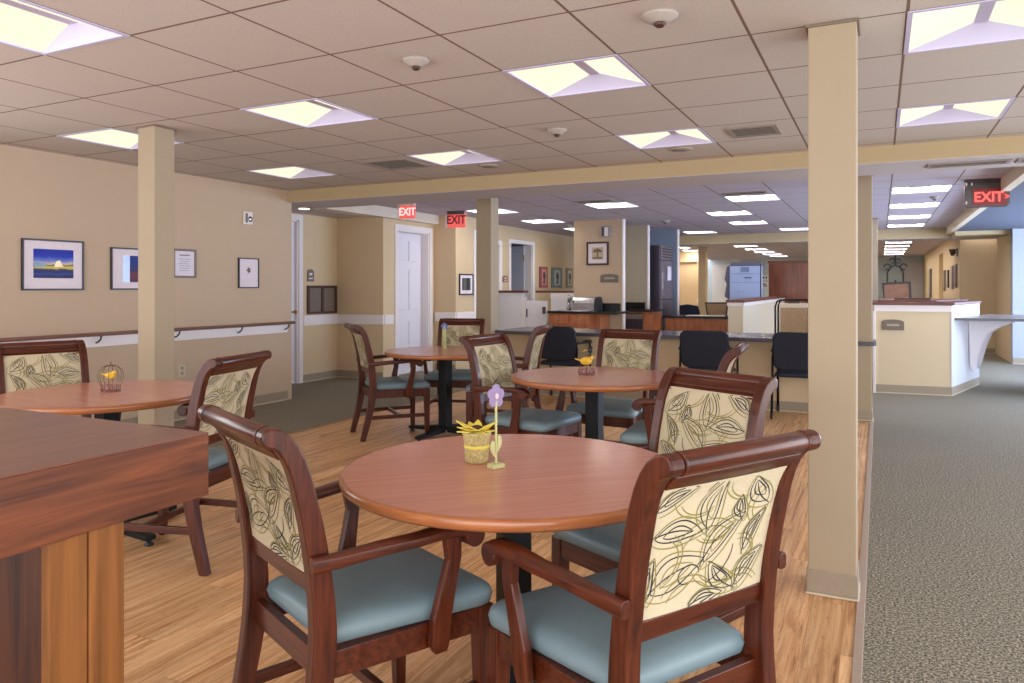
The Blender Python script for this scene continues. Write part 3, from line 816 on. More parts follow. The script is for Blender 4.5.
        for i, (x, y, z, hw, hh) in enumerate(path):
            a = Vector(path[max(0, i - 1)][:3]); b = Vector(path[min(len(path) - 1, i + 1)][:3])
            t = (b - a).normalized(); up = (Vector((0, 0, 1)) - t * t.z).normalized()
            c = Vector((sx * x, y, z)); X = Vector((1, 0, 0))
            secs.append([c - X * hw - up * hh * .6, c - X * hw * .6 - up * hh, c + X * hw * .6 - up * hh, c + X * hw - up * hh * .6,
                         c + X * hw + up * hh * .6, c + X * hw * .6 + up * hh, c - X * hw * .6 + up * hh, c - X * hw + up * hh * .6])
        m.strip(secs, smooth=True)
        xs = sx * .285
        m.tube([(xs - .026, .145, .644), (xs + .026, .145, .644)], .029, n=18)
        m.build('armrest', CHWY, r, .002)
        # arm support: curved post bolted to the outside of the seat frame
        m = MB(); secs = []
        for (x, y, z, hy) in ((.256, .065, .345, .018), (.260, .060, .37, .028), (.266, .062, .44, .029), (.272, .078, .52, .024), (.278, .092, .59, .021), (.282, .085, .656, .026)):
            c = Vector((sx * x, y, z)); hx = .0125
            secs.append([c + Vector((-hx, -hy, 0)), c + Vector((hx, -hy, 0)), c + Vector((hx, hy, 0)), c + Vector((-hx, hy, 0))])
        m.strip(secs, smooth=False); m.build('arm_support', CHW, r, .005)
    m = MB(); m.box(-.215, .215, -.012, .012, .176, .204); m.build('stretcher', CHWX, r, .002)
    return r
G1, G2, G3, G4 = 'armchairs around the near table', 'armchairs around the middle table', 'armchairs around the rear left table', 'armchairs around the left table'
chairs = [
 (-1.288, 1.69, 66, 'wooden armchair in left foreground, left of the near table, back turned to camera', G1),
 (-.575, 1.785, 149.5, 'wooden armchair in right foreground with its patterned back filling the lower right', G1),
 (-.705, 2.52, -116, 'wooden armchair right of the near table, facing the camera, directly behind the foreground right one', G1),
 (-1.07, 4.26, 184, 'wooden armchair at the right of the middle table, mostly hidden behind another chair back', G2),
 (-1.70, 5.03, -93.5, 'wooden armchair behind the middle table, its leaf fabric back squarely facing the camera', G2),
 (-2.03, 4.34, -7.5, 'wooden armchair left of the middle table facing right, blue seat showing', G2),
 (-3.085, 2.50, 194, 'wooden armchair right of the left table, seen between dark bar top and foreground chair', G4),
 (-4.06, 2.55, -17, 'wooden armchair at far left against the handrail wall, behind the birdcage table', G4),
 (-3.84, 5.40, 50, 'wooden armchair standing alone at left of the rear table, side view with blue seat', G3),
 (-3.69, 6.19, -71, 'wooden armchair behind the rear table near the white door, behind the blue flower', G3),
 (-2.90, 5.66, 192, 'wooden armchair right of the rear table, seen edge on beside a navy chair', G3),
]
c0 = None
for (x, y, a, lab, g) in chairs:
    rot = math.radians(a - 90)
    if c0 is None:
        c0 = make_chair(lab, g); c0.location = (x, y, 0); c0.rotation_euler = (0, 0, rot)
        bpy.context.view_layer.update()
    else: dup(c0, (x, y, 0), rot, lab, g)

# ------------------------------------------------------------------ tables
def make_table(label):
    r = thing('dining_table', label, 'table', group='round dining tables')
    R = .525; n = 64
    m = MB()
    prof = [(R - .004, .738), (R, .734), (R + .001, .724), (R - .002, .714), (R - .012, .706), (R - .04, .704)]
    top = [(R - .012, .7400)]
    rings = []
    for rr_, z in [(R - .012, .740)] + prof:
        rings.append([m.bm.verts.new((rr_ * math.cos(2 * PI * k / n), rr_ * math.sin(2 * PI * k / n), z)) for k in range(n)])
    m.face(rings[0], TABT)
    for A, B in zip(rings, rings[1:]):
        for k in range(n): m.face([A[k], A[(k + 1) % n], B[(k + 1) % n], B[k]], TABE, True)
    m.face(rings[-1][::-1], TABE)
    m.build('tabletop', None, r)
    m = MB(); m.box(-.045, .045, -.045, .045, .06, .668, BLACK); m.build('pedestal', BLACK, r, .008)
    m = MB()
    for a in (0, PI / 2):
        m.box(-.26, .26, -.025, .025, .669, .703, mat=Matrix.Rotation(a, 4, 'Z'))
    m.build('mounting_plate', BLACK, r, .003)
    for k in range(4):
        a = k * PI / 2
        M_ = Matrix.Rotation(a, 4, 'Z')
        m = MB(); secs = []
        for x, w, z0, z1 in ((.04, .034, .035, .085), (.12, .032, .033, .078), (.25, .03, .03, .062), (.39, .028, .028, .052)):
            secs.append([M_ @ Vector((x, -w, z0)), M_ @ Vector((x, w, z0)), M_ @ Vector((x, w, z1)), M_ @ Vector((x, -w, z1))])
        m.strip(secs, smooth=False)
        o = m.build('foot', BLACK, r, .004)
        m = MB(); p = M_ @ Vector((.37, 0, 0)); m.lathe([(.022, 0), (.024, .008), (.012, .014), (.012, .03)], (p.x, p.y, 0), n=14); m.build('glide', BLACKP, o)
    return r
t0 = make_table('large round wooden table in the foreground with yellow and purple flower decorations'); t0.location = (-1.012, 2.05, 0); t0.rotation_euler = (0, 0, math.radians(45))
bpy.context.view_layer.update()
dup(t0, (-1.607, 4.40, 0), math.radians(-5), 'round wooden table in the middle with the small bird basket on it')
dup(t0, (-3.40, 5.54, 0), math.radians(-5), 'round wooden table at rear left with the blue flower on it')
dup(t0, (-3.65, 2.55, 0), math.radians(-5), 'round wooden table at left with the bronze wire birdcage on it')

# ------------------------------------------------------------------ table decorations
def petal(m, c, ang, L, W, tilt, mat, zc=.0, th=.002, rot0=None):
    """flat leaf/petal with thickness radiating from c in XY plane then raised by tilt"""
    R_ = (rot0 or Matrix.Identity(4)) @ Matrix.Rotation(ang, 4, 'Z') @ Matrix.Rotation(-tilt, 4, 'Y')
    pts = [(L * t, W * math.sin(PI * min(1, t ** .8)) * .5 + .0008) for t in [k / 8 for k in range(9)]]
    up = [Vector((x, w, 0)) for x, w in pts] + [Vector((x, -w, 0)) for x, w in pts[::-1]]
    A = [m.bm.verts.new(Vector(c) + (R_ @ (p + Vector((0, 0, th))))) for p in up]; B = [m.bm.verts.new(Vector(c) + (R_ @ (p - Vector((0, 0, th))))) for p in up]
    m.face(A, mat); m.face(B[::-1], mat)
    for i in range(len(A)): m.face([A[i], A[(i + 1) % len(A)], B[(i + 1) % len(A)], B[i]], mat)
TZ = .7405
r = thing('flower_pot', 'burlap wrapped pot with yellow petals on the near round table', 'flower pot', (-1.145, 2.055, TZ), 0); r.scale = (1.3, 1.3, 1.3)
MB().lathe([(.026, 0), (.029, .005), (.030, .035), (.0295, .04), (.033, .06), (.037, .075), (.034, .076), (.031, .06)], n=20).build('pot', BURL, r)
MB().lathe([(.0305, .036), (.0318, .038), (.0318, .041), (.0305, .043)], n=20, cap=False).build('band', YEL, r)
m = MB()
for k in range(14): petal(m, (0, 0, .074), k * 2 * PI / 14 + .2, .058 if k % 2 else .05, .022, (.10, .42, .25)[k % 3], YEL, th=.001)
m.build('petals', YEL, r)
MB().ball((0, 0, .082), .016, BRNC, sz=.5).build('flower_centre', BRNC, r)
def flower_stand(name, lab, loc, rot, petm, H=.16, cm=PINKC, stemw=.006):
    r = thing(name, lab, 'flower ornament', loc, rot)
    MB().box(-.022, .022, -.017, .017, 0, .014).build('base_block', OLIV, r, .002)
    MB().box(-stemw / 2, stemw / 2, -.003, .003, .014, H - .02).build('stem', OLIV, r, .001)
    m = MB()
    for sg, z in ((-1, .03), (1, .045)):
        pts = [(sg * (.001 + .030 * t * (1.25 - t) * 1.6 * (1 if u else .25)), z + .055 * t) for u, ts in ((1, [k / 8 for k in range(9)]), (0, [1 - k / 8 for k in range(1, 8)])) for t in ts]
        m.prism(pts, -.003, .003, 'y')
    m.build('leaf', OLIV, r)
    m = MB()
    for k in range(5):
        a = PI / 2 + k * 2 * PI / 5
        m.prism([(.017 * math.cos(a) + .014 * math.cos(q * PI / 6), H - .005 + .021 * math.sin(a) + .016 * math.sin(q * PI / 6)) for q in range(12)], -.003 + k * .0003, .003 + k * .0003, 'y')
    m.build('blossom', petm, r)
    MB().prism([(.006 * math.cos(q * PI / 6), H - .005 + .009 * math.sin(q * PI / 6)) for q in range(12)], -.006, .006, 'y').build('blossom_centre', cm, r)
    return r
flower_stand('wooden_flower', 'flat wooden purple flower on a small block beside the yellow flower pot', (-1.055, 2.015, TZ), math.radians(62), PURP, .225)
flower_stand('wooden_flower', 'flat wooden blue flower on a small block on the rear left table', (-3.52, 5.72, TZ), math.radians(25), BLUEP, .2, YEL, .03)
# bronze cage with bird
r = thing('birdcage', 'bronze wire birdcage with a yellow bird on the left table', 'birdcage', (-3.67, 2.585, TZ), 0)
m = MB()
for k in range(8):
    a = k * PI / 4
    prof = [(.045, .002), (.048, .03), (.058, .06), (.062, .085), (.055, .112), (.035, .132), (.0, .140)]
    m.tube([(q * math.cos(a), q * math.sin(a), z) for q, z in prof], .0016, n=5)
m.build('cage_bars', WIREM, r)
m = MB()
for R_, z in ((.045, .002), (.048, .03), (.0435, .003)): m.tube([(R_ * math.cos(k * PI / 12), R_ * math.sin(k * PI / 12), z) for k in range(24)], .0018, n=5, closed=True)
for k in range(12):
    a = k * PI / 6; m.tube([(.046 * math.cos(a), .046 * math.sin(a), .003), (.047 * math.cos(a + PI / 12), .047 * math.sin(a + PI / 12), .028)], .0012, n=4)
m.tube([(0, 0, .002), (0, 0, .07)], .0015, n=5)
m.lathe([(.042, .0005), (.042, .003)], n=20)
m.build('cage_base', WIREP, r)
MB().tube([(.0, .0, .14), (.005, 0, .15), (0, 0, .158), (-.005, 0, .15), (0, 0, .142)], .0012, n=5).build('hanging_ring', WIREM, r)
def bird(par, c, s, rz, wingm=None):
    m = MB(); R_ = Matrix.Rotation(rz, 4, 'Z'); c = Vector(c)
    m.ball(c, .019 * s, YELB, 1.35, .85, .95, 14, R_); m.ball(c + R_ @ Vector((.021 * s, 0, .014 * s)), .0115 * s, YELB, 1, 1, 1, 12)
    t = [R_ @ Vector(p) * s + c for p in ((-.018, .006, .004), (-.018, -.006, .004), (-.048, -.008, .012), (-.048, .008, .012), (-.018, .005, -.002), (-.018, -.005, -.002), (-.046, -.007, .007), (-.046, .007, .007))]
    v = [m.bm.verts.new(p) for p in t]
    for ids in ((0, 1, 2, 3), (7, 6, 5, 4), (0, 4, 5, 1), (3, 2, 6, 7), (1, 5, 6, 2), (0, 3, 7, 4)): m.face([v[i] for i in ids], YELB)
    b = m.build('bird', YELB, par)
    m = MB(); m.tube([c + R_ @ Vector((.031 * s, 0, .014 * s)), c + R_ @ Vector((.041 * s, 0, .012 * s))], [.004 * s, .0006], n=6); m.build('beak', paint('orange beak', (200, 110, 40), .5) if 'orange beak' not in bpy.data.materials else bpy.data.materials['orange beak'], b)
    m = MB(); m.ball(c + R_ @ Vector((-.003 * s, -.015 * s, .003 * s)), .011 * s, None, 1.5, .35, .8, 10, R_); m.build('wing', wingm or YELB, b)
    return b
bird(r, (-.002, 0, .083), 1.05, .35)
r = thing('bird_basket', 'small pink wire basket with yellow and black bird figures on the middle table', 'bird ornament', (-1.665, 4.42, TZ), 0)
m = MB()
for R_, z in ((.05, .002), (.052, .035)): m.tube([(R_ * math.cos(k * PI / 12), R_ * math.sin(k * PI / 12), z) for k in range(24)], .0024, n=5, closed=True)
for k in range(12):
    a = k * PI / 6
    m.tube([(.05 * math.cos(a), .05 * math.sin(a), .003), (.052 * math.cos(a + PI / 12), .052 * math.sin(a + PI / 12), .033)], .0018, n=4)
    m.tube([(.05 * math.cos(a), .05 * math.sin(a), .003), (.052 * math.cos(a - PI / 12), .052 * math.sin(a - PI / 12), .033)], .0018, n=4)
m.lathe([(.048, .0005), (.048, .003)], n=20)
m.build('basket', WIREP, r)
MB().tube([(0, 0, .002), (.0, 0, .06), (.015, 0, .11), (.02, 0, .145)], .0025, n=6).build('perch', WIREM, r)
bird(r, (-.005, 0, .085), 1.5, .45)
m = MB(); m.tube([(-.03, 0, .145), (-.012, 0, .15), (.01, 0, .155)], [.001, .004, .003], n=6); m.build('twig', YELB, r)
m = MB(); m.ball((.022, 0, .155), .016, BLACKP, 1, .7, 1.2); m.ball((.032, 0, .172), .010, BLACKP, 1, .8, 1); m.ball((.026, 0, .125), .008, BLACKP, .8, .8, 1.8); m.build('black_bird', BLACKP, r)

# ------------------------------------------------------------------ bar top in left foreground
r = thing('serving_bar', 'thick dark wooden bar top on honey wood leg in the left foreground', 'serving bar', (0, 0, 0))
m = MB(); m.box(-3.1, -1.193, -.6, 1.05, .882, 1.004, BARW)
m.box(-3.1, -1.193, -.6, 1.05, 1.004, 1.007, BART)
m.build('bar_top', None, r, .008, 3)
MB().box(-1.36, -1.223, .75, .866, 0, .881).build('shaded_post', wood('shaded post wood', (40, 18, 8), (86, 44, 20), (34, 34, 2), .5, 0, spec=.25), r, .003)  # added board; the leg's shaded side is put into its darker wood
def bar_leg(x0, x1, y0, y1):
    m = MB(); m.box(x0, x1, y0, (y0 + y1) / 2 - .001, 0, .881); m.box(x0, x1, (y0 + y1) / 2 + .001, y1, 0, .881); m.build('leg', LEGW, r, .003)
bar_leg(-1.222, -1.2, .738, .872); bar_leg(-3.05, -2.95, .728, .862); bar_leg(-1.30, -1.205, -.5, -.3); bar_leg(-3.05, -2.95, -.5, -.3)
MB().box(-2.9, -1.361, .75, .83, .70, .88).build('apron', BARW, r, .003)
MB().box(-3.0, -1.32, -.35, .66, .12, .16).build('lower_shelf', LEGW, r, .003)

# ------------------------------------------------------------------ left wall items
def frame_x(name, lab, cat, x, y0, y1, z0, z1, fw, fm, print_fn, group='framed pictures on the left wall', depth=.022):
    """framed picture on a wall facing +X"""
    r = thing(name, lab, cat, (x, (y0 + y1) / 2, (z0 + z1) / 2), 0, group)
    w, h = (y1 - y0) / 2, (z1 - z0) / 2
    m = MB()
    m.box(.001, depth, -w, w, -h, -h + fw); m.box(.001, depth, -w, w, h - fw, h); m.box(.001, depth, -w, -w + fw, -h + fw, h - fw); m.box(.001, depth, w - fw, w, -h + fw, h - fw)
    m.build('frame', fm, r, .002)
    MB().box(.001, depth * .55, -w + fw, w - fw, -h + fw, h - fw).build('mat_board', MATB, r)
    print_fn(r, w - fw, h - fw, depth * .55)
    return r
def art_material(name, stops, z0, z1, axis='Z'):
    """picture print: colour bands by height with slight wobble"""
    m, nt, b = new_mat(name)
    tc = nt.nodes.new('ShaderNodeTexCoord'); sp = nt.nodes.new('ShaderNodeSeparateXYZ'); nt.links.new(tc.outputs['Object'], sp.inputs[0])
    n = nt.nodes.new('ShaderNodeTexNoise'); n.inputs['Scale'].default_value = 14; nt.links.new(tc.outputs['Object'], n.inputs['Vector'])
    v = mnode(nt, 'DIVIDE', mnode(nt, 'SUBTRACT', sp.outputs[axis], z0), z1 - z0)
    v = mnode(nt, 'ADD', v, mnode(nt, 'MULTIPLY', mnode(nt, 'SUBTRACT', n.outputs['Fac'], .5), .12))
    r = nt.nodes.new('ShaderNodeValToRGB'); e = r.color_ramp.elements
    while len(e) > 1: e.remove(e[-1])
    e[0].position = stops[0][0]; e[0].color = lin(stops[0][1]) + (1,)
    for p, c in stops[1:]:
        k = e.new(p); k.color = lin(c) + (1,)
    nt.links.new(v, r.inputs['Fac']); nt.links.new(r.outputs['Color'], b.inputs['Base Color'])
    b.inputs['Roughness'].default_value = .35; b.inputs['Specular IOR Level'].default_value = .15
    return m
def pr1(r, w, h, d):
    a, b = .165, .118
    z0 = -.02 - b + .03; z1 = z0 + 2 * b
    MB().box(d, d + .001, -a, a, z0, z1).build('print', art_material('lake sunset print', [(0, (24, 20, 66)), (.16, (52, 62, 132)), (.2, (30, 34, 96)), (.3, (60, 56, 90)), (.33, (196, 178, 70)), (.41, (216, 196, 90)), (.44, (70, 80, 60)), (.5, (210, 190, 150)), (.6, (110, 124, 200)), (.75, (30, 46, 170)), (1, (18, 32, 150))], z0, z1), r)
    m = MB(); m.prism([(-a, -.02), (-a, .012), (-.12, .03), (-.08, .015), (-.06, -.012), (-.1, -.02)], d + .001, d + .002, 'x'); m.build('island', paint('print island', (44, 60, 50), .2), r)
    m = MB(); m.prism([(.0, -.015), (.02, .03), (.05, .04), (.07, .0), (.08, -.015)], d + .001, d + .0018, 'x'); m.build('sunlit_cloud', paint('print cloud', (236, 206, 110), .2), r)
frame_x('framed_picture', 'framed blue lake and sunset picture, leftmost on the left wall', 'picture', -6.1, 3.53, 4.04, 1.268, 1.684, .014, FRK, pr1)
def pr2(r, w, h, d):
    MB().box(d, d + .001, -.06, .19, -.12, .12).build('print', art_material('blue red night print', [(0, (80, 30, 60)), (.3, (110, 44, 50)), (.45, (44, 34, 90)), (.7, (22, 40, 120)), (1, (20, 44, 124))], -.12, .12), r)
    MB().box(d, d + .0008, -.13, -.062, -.12, .12).build('print_margin', paint('pale blue margin', (170, 184, 214), .2), r)
frame_x('framed_picture', 'framed dark blue picture half hidden behind the left column', 'picture', -6.1, 4.29, 4.78, 1.27, 1.648, .013, FRK, pr2)
def pr3(r, w, h, d):
    m = MB(); m.box(d, d + .001, -w + .02, w - .02, -h + .02, h - .02); m.build('certificate', PAPER, r)
    ink = paint('grey ink', (120, 112, 130), .8)
    m = MB(); m.box(d + .001, d + .0015, -.06, .06, .075, .086)
    for k in range(6): m.box(d + .001, d + .0015, -.07 + .01 * (k % 2), .07 - .012 * (k % 3), .04 - k * .022, .044 - k * .022)
    m.build('written_lines', ink, r)
frame_x('framed_certificate', 'brown framed certificate just right of the left column', 'certificate', -6.1, 4.93, 5.20, 1.385, 1.665, .02, paint('brown metal frame', (104, 88, 78), .4), pr3)
def pr4(r, w, h, d):
    m = MB(); m.prism([(.0 + .035 * math.cos(k * PI / 5) * (1 if k % 2 else .55), .03 + .04 * math.sin(k * PI / 5) * (1 if k % 2 else .55)) for k in range(10)], d, d + .001, 'x'); m.build('print', paint('brown leaf print', (110, 72, 56), .4), r)
frame_x('framed_picture', 'small black framed picture with a tiny brown leaf, near the left wall end', 'picture', -6.1, 5.745, 6.03, 1.283, 1.607, .012, FRK, pr4)
r = thing('alarm_strobe', 'small white fire alarm strobe high on the left wall', 'alarm', (-6.1, 5.87, 2.035))
MB().box(.001, .03, -.058, .058, -.068, .068).build('housing', WHITE, r, .005)
MB().ball((.032, .02, -.01), .03, None, .5, 1, 1.1).build('strobe_lens', SILV, r)
MB().box(.03, .032, -.045, -.012, -.05, .05).build('horn_grille', PLAQ, r)
r = thing('wall_outlet', 'small beige power outlet low on the left wall right of the column', 'outlet', (-6.1, 5.04, .48))
MB().box(.001, .008, -.038, .038, -.06, .06).build('cover_plate', paint('outlet plate', (200, 186, 160), .5), r, .002)
m = MB(); m.box(.008, .011, -.015, .015, .01, .04); m.box(.008, .011, -.015, .015, -.04, -.01); m.build('socket', paint('outlet socket', (150, 138, 120), .5), r)
# handrail
r = thing('handrail', 'long brown handrail with white backing board along the left wall', 'handrail', (-6.1, 2.2, 0))
MB().box(.001, .016, -3.6, 4.27, .775, .895).build('backing_board', WHITE, r, .003)
m = MB(); secs = []
for y in (-3.6, 4.30):
    secs.append([Vector((.085 + .022 * math.cos(a * PI / 6), y, .888 + .017 * math.sin(a * PI / 6))) for a in range(12)])
m.strip(secs); m.build('rail', wood('handrail wood', (112, 72, 60), (146, 104, 88), (40, 3, 40), .35, .3), r)
for y in (-1.5, .4, 1.95, 2.75, 3.53, 4.22):
    MB().tube([(.012, y, .81), (.045, y, .82), (.078, y, .845), (.085, y, .873)], .008, n=8).build('bracket', GREYM, r)
    
# alcove items
def plaque_x(x, y, z, w, h, lab, mat=PLAQ):
    r = thing('wall_plaque', lab, 'sign', (x, y, z))
    pts = [(-w / 2, -h / 2), (w / 2, -h / 2), (w / 2, h / 4)] + [(w / 2 * math.cos(a), h / 4 + h / 4 * math.sin(a)) for a in [k * PI / 8 for k in range(1, 8)]] + [(-w / 2, h / 4)]
    MB().prism(pts, .001, .014, 'x').build('plate', mat, r, .002)
    MB().box(.014, .016, -w * .2, w * .2, .0, h * .2).build('emblem', MATB, r)
    MB().box(.014, .016, -w * .3, w * .3, -h * .3, -h * .2).build('lettering', MATB, r)
    return r
plaque_x(-7.0, 7.872, 1.455, .13, .17, 'small arched grey wall plaque above the brown bulletin board')
r = thing('bulletin_board', 'brown two panel framed board on the alcove wall', 'board', (-7.0, 8.105, 1.118))
m = MB()
for a in ((-.30, .30, -.197, -.165), (-.30, .30, .165, .197), (-.30, -.262, -.165, .165), (.262, .30, -.165, .165), (-.02, .02, -.165, .165)): m.box(.001, .03, *a)
m.build('frame', BROWNF, r, .003)
MB().box(.001, .012, -.265, -.018, -.168, .168).build('panel', TAUPEP, r); MB().box(.001, .012, .018, .265, -.168, .168).build('panel', TAUPEP, r)
def pr5(r, w, h, d): MB().box(d, d + .001, -.13, .13, -.09, .10).build('print', art_material('dark forest print', [(0, (60, 64, 60)), (.35, (110, 110, 104)), (.6, (44, 52, 50)), (1, (80, 84, 80))], -.13, .13, 'Y'), r)
frame_x('framed_picture', 'black framed picture with wide white mat left of the slim column', 'picture', -5.8, 9.84, 10.27, 1.17, 1.50, .02, FRK, pr5, 'framed pictures on the rear left walls')

# ------------------------------------------------------------------ long counter (pony wall with worktop)
r = thing('counter', 'long low dark topped counter behind the dining tables', 'counter', (0, 0, 0))
m = MB(); m.box(-4.2, -.275, 8.17, 8.3, 0, .72, WALL2); m.build('front_panel', WALL2, r)
m = MB(); m.box(-4.2, -.275, 8.0, 8.86, .728, .768); m.box(-.29, -.045, 7.895, 7.922, .728, .768); m.box(-.06, -.03, 7.922, 8.3, .728, .768); m.build('worktop', STONE, r, .004)
m = MB(); m.box(-4.2, -.275, 8.161, 8.17, .012, .105, TAUPE); m.box(-4.2, -.275, 8.155, 8.17, .001, .012, bpy.data.materials['base foot']); m.build('baseboard', None, r)
m = MB()
for x in (-4.1, -2.8, -1.5, -.4): m.box(x, x + .04, 8.3, 8.8, .5, .727)
m.build('bracket', WHITE, r)
r = thing('wall_outlet', 'power outlet on the counter front beside the chair seen edge on', 'outlet', (-3.0, 8.169, .45), -PI / 2)
MB().box(.001, .008, -.038, .038, -.06, .06).build('cover_plate', bpy.data.materials['outlet plate'], r, .002)

# stacking chairs at the counter
def make_stack_chair(label):
    r = thing('stacking_chair', label, 'chair', group='navy chairs along the counter')
    def rect_pad(w, h, R, n=4):
        out = []
        for cx, cz, a0 in ((w - R, h - R, 0), (-w + R, h - R, 90), (-w + R, -h + R, 180), (w - R, -h + R, 270)):
            for k in range(n + 1):
                a = math.radians(a0 + 90 * k / n); out.append((cx + R * math.cos(a), cz + R * math.sin(a)))
        return out
    m = MB()   # backrest: leaning pad, local front +Y
    secs = []
    for t, s in ((-.022, -.03), (-.015, 0), (.015, 0), (.024, -.03)):
        secs.append([Vector((x, -.23 + t - .25 * (z) , .665 + z)) for x, z in rect_pad(.245 + s * .5, .19 + s * .5, .07)])
    m.strip(secs, smooth=True); m.build('backrest', NAVY, r)
    m = MB(); secs = []
    for z, s in ((.405, -.02), (.415, 0), (.44, 0), (.452, -.03)):
        secs.append([Vector((x, .02 + y, z)) for x, y in rect_pad(.235 + s, .225 + s, .06)])
    m.strip(secs, smooth=True); m.build('seat', NAVYB, r)
    for sx in (-1, 1):
        m = MB(); m.tube([(sx * .25, -.30, .035), (sx * .25, -.235, .40), (sx * .25, -.215, .60)], .012, n=10); m.build('rear_leg', BLACK, r)
        m = MB(); m.tube([(sx * .25, .22, .035), (sx * .25, .20, .40), (sx * .25, .19, .655)], .012, n=10); m.build('front_leg', BLACK, r)
        m = MB(); m.tube([(sx * .25, -.235, .40), (sx * .25, .20, .405)], .010, n=8); m.tube([(sx * .25, -.215, .60), (sx * .238, -.25, .72)], .012, n=8); m.build('side_frame', BLACK, r)
        m = MB(); m.tube([(sx * .252, -.23, .665), (sx * .252, -.15, .672), (sx * .252, .05, .672), (sx * .252, .21, .66)], [.016, .02, .022, .018], n=10); m.build('armrest', BLACKP, r)
        for y in (-.30, .22):
            m = MB(); m.tube([(sx * .25 - .012, y, .0255), (sx * .25 + .012, y, .0255)], .025, n=14); m.tube([(sx * .25, y, .028), (sx * .25, y, .06)], .014, n=8); m.build('caster', BLACKP, r)
    return r
sc_ = make_stack_chair('navy stacking chair at the counter, right of the middle table beside the tall column'); sc_.location = (-.70, 7.93, 0)
bpy.context.view_layer.update()
dup(sc_, (-1.585, 7.80, 0), 0, 'navy stacking chair at the counter behind the curved wooden chair post')
dup(sc_, (-3.27, 7.93, 0), math.radians(0), 'navy stacking chair at the counter, left of the bird basket')

# ------------------------------------------------------------------ kitchen zone
r = thing('sink_cabinet', 'honey wood sink cabinet with black stone top in front of kitchen wall', 'cabinet', (0, 0, 0))
m = MB(); m.box(-4.78, -4.08, 10.98, 11.56, 0, .87); m.box(-4.08, -3.96, 11.1, 11.56, 0, .87); m.build('body', ORWD, r)
m = MB(); m.box(-4.80, -3.62, 10.94, 11.56, .872, .91); m.build('worktop', STONEB, r, .004)
m = MB(); m.box(-4.38, -3.77, 11.545, 11.565, .91, 1.03); m.build('backsplash', STONEB, r)
for x0, x1 in ((-4.74, -4.44), (-4.42, -4.12)):
    d = MB().box(x0, x1, 10.962, 10.979, .12, .68).build('door', ORWD, r, .004); MB().box(x1 - .04, x1 - .03, 10.95, 10.962, .5, .62).build('handle', SILV, d)
    d = MB().box(x0, x1, 10.962, 10.979, .70, .85).build('drawer', ORWD, r, .004); MB().box(x0 + .1, x1 - .1, 10.95, 10.962, .77, .78).build('handle', SILV, d)
MB().box(-4.66, -4.12, 11.02, 11.2, .9105, .918).build('sink', SILV, r, .003)
r = thing('faucet', 'arched chrome tap rising from the sink', 'faucet', (-4.62, 11.43, .9125), math.radians(-30)); r.scale = (1.3, 1.3, 1.25)
MB().lathe([(.03, 0), (.028, .02), (.02, .06), (.02, .14)], n=14).build('body', SILV, r)
MB().tube([(0, 0, .12), (.04, -.03, .15), (.12, -.08, .17), (.2, -.13, .14)], [.022, .022, .02, .016], n=10).build('spout', SILV, r)
MB().tube([(0, 0, .14), (-.03, .02, .2)], .01, n=8).build('lever', SILV, r)
r = thing('bread_box', 'rounded steel roll top box with black end on the sink counter', 'bread box', (-4.27, 11.36, .913), 0)
def qpro(w, h):
    return [(-w / 2, 0), (w / 2, 0), (w / 2, h * .55)] + [(w / 2 - .1 + .1 * math.cos(a), h - .1 + .1 * math.sin(a)) for a in [math.radians(k) for k in (0, 30, 60, 90)]] + [(-w / 2 + .1 + .1 * math.cos(a), h - .1 + .1 * math.sin(a)) for a in [math.radians(k) for k in (90, 120, 150, 180)]]
MB().prism([(p[0] , p[1]) for p in qpro(.3, .22)], -.2, .17, 'x').build('shell', SILV, r, .006)
MB().prism([(p[0] * 1.02, p[1] * 1.02 ) for p in qpro(.3, .22)], .17, .21, 'x').build('end_cap', BLACKP, r, .006)
MB().tube([(-.05, -.155, .06), (.05, -.155, .06)], .008, n=8).build('handle', SILV, r)
r = thing('galley_counter', 'dark topped drawer counter with dishwasher between kitchen walls', 'counter', (0, 0, 0))
MB().box(-4.5, -3.46, 12.38, 12.93, 0, .87).build('body', ORWD, r)
MB().box(-4.52, -3.43, 12.34, 12.93, .872, .91).build('worktop', STONEB, r, .003)
MB().box(-4.5, -3.76, 12.91, 12.935, .91, 1.02).build('backsplash', STONEB, r)
for z in (.12, .3, .48, .66):
    for x0, x1 in ((-4.12, -3.96), (-3.62, -3.47)):
        d = MB().box(x0, x1, 12.36, 12.379, z, z + .16).build('drawer', ORWD, r, .003); MB().box(x0 + .05, x1 - .05, 12.35, 12.36, z + .07, z + .08).build('handle', SILV, d)
d = MB().box(-3.94, -3.64, 12.355, 12.379, .1, .85).build('dishwasher_door', FRIDG, r, .003); MB().box(-3.94, -3.64, 12.345, 12.356, .74, .83).build('control_strip', SILV, d)
r = thing('refrigerator', 'tall dark steel commercial refrigerator beside the slate blue wall', 'refrigerator', (0, 0, 0))
MB().box(-4.3, -3.60, 13.3, 14.16, .1, 2.06).build('body', FRIDG, r, .006)
for z0, z1 in ((.16, 1.05), (1.07, 1.78)):
    d = MB().box(-3.60, -3.56, 13.32, 14.14, z0, z1).build('door', FRIDG2, r, .006); MB().box(-3.56, -3.54, 13.38, 13.41, z0 + .2, z0 + .5).build('handle', SILV, d)
MB().box(-3.60, -3.57, 13.32, 14.14, 1.80, 2.05).build('vent_panel', FRIDG2, r)
m = MB()
for k in range(4): m.box(-3.57, -3.565, 13.4, 14.06, 1.84 + k * .05, 1.86 + k * .05)
m.build('vent_slots', BLACKP, r)
MB().box(-3.56, -3.555, 13.72, 13.98, 1.42, 1.68).build('notice', PAPER, r)
m = MB(); m.box(-4.25, -3.65, 13.4, 14.1, 0, .1); m.build('plinth', BLACKP, r)
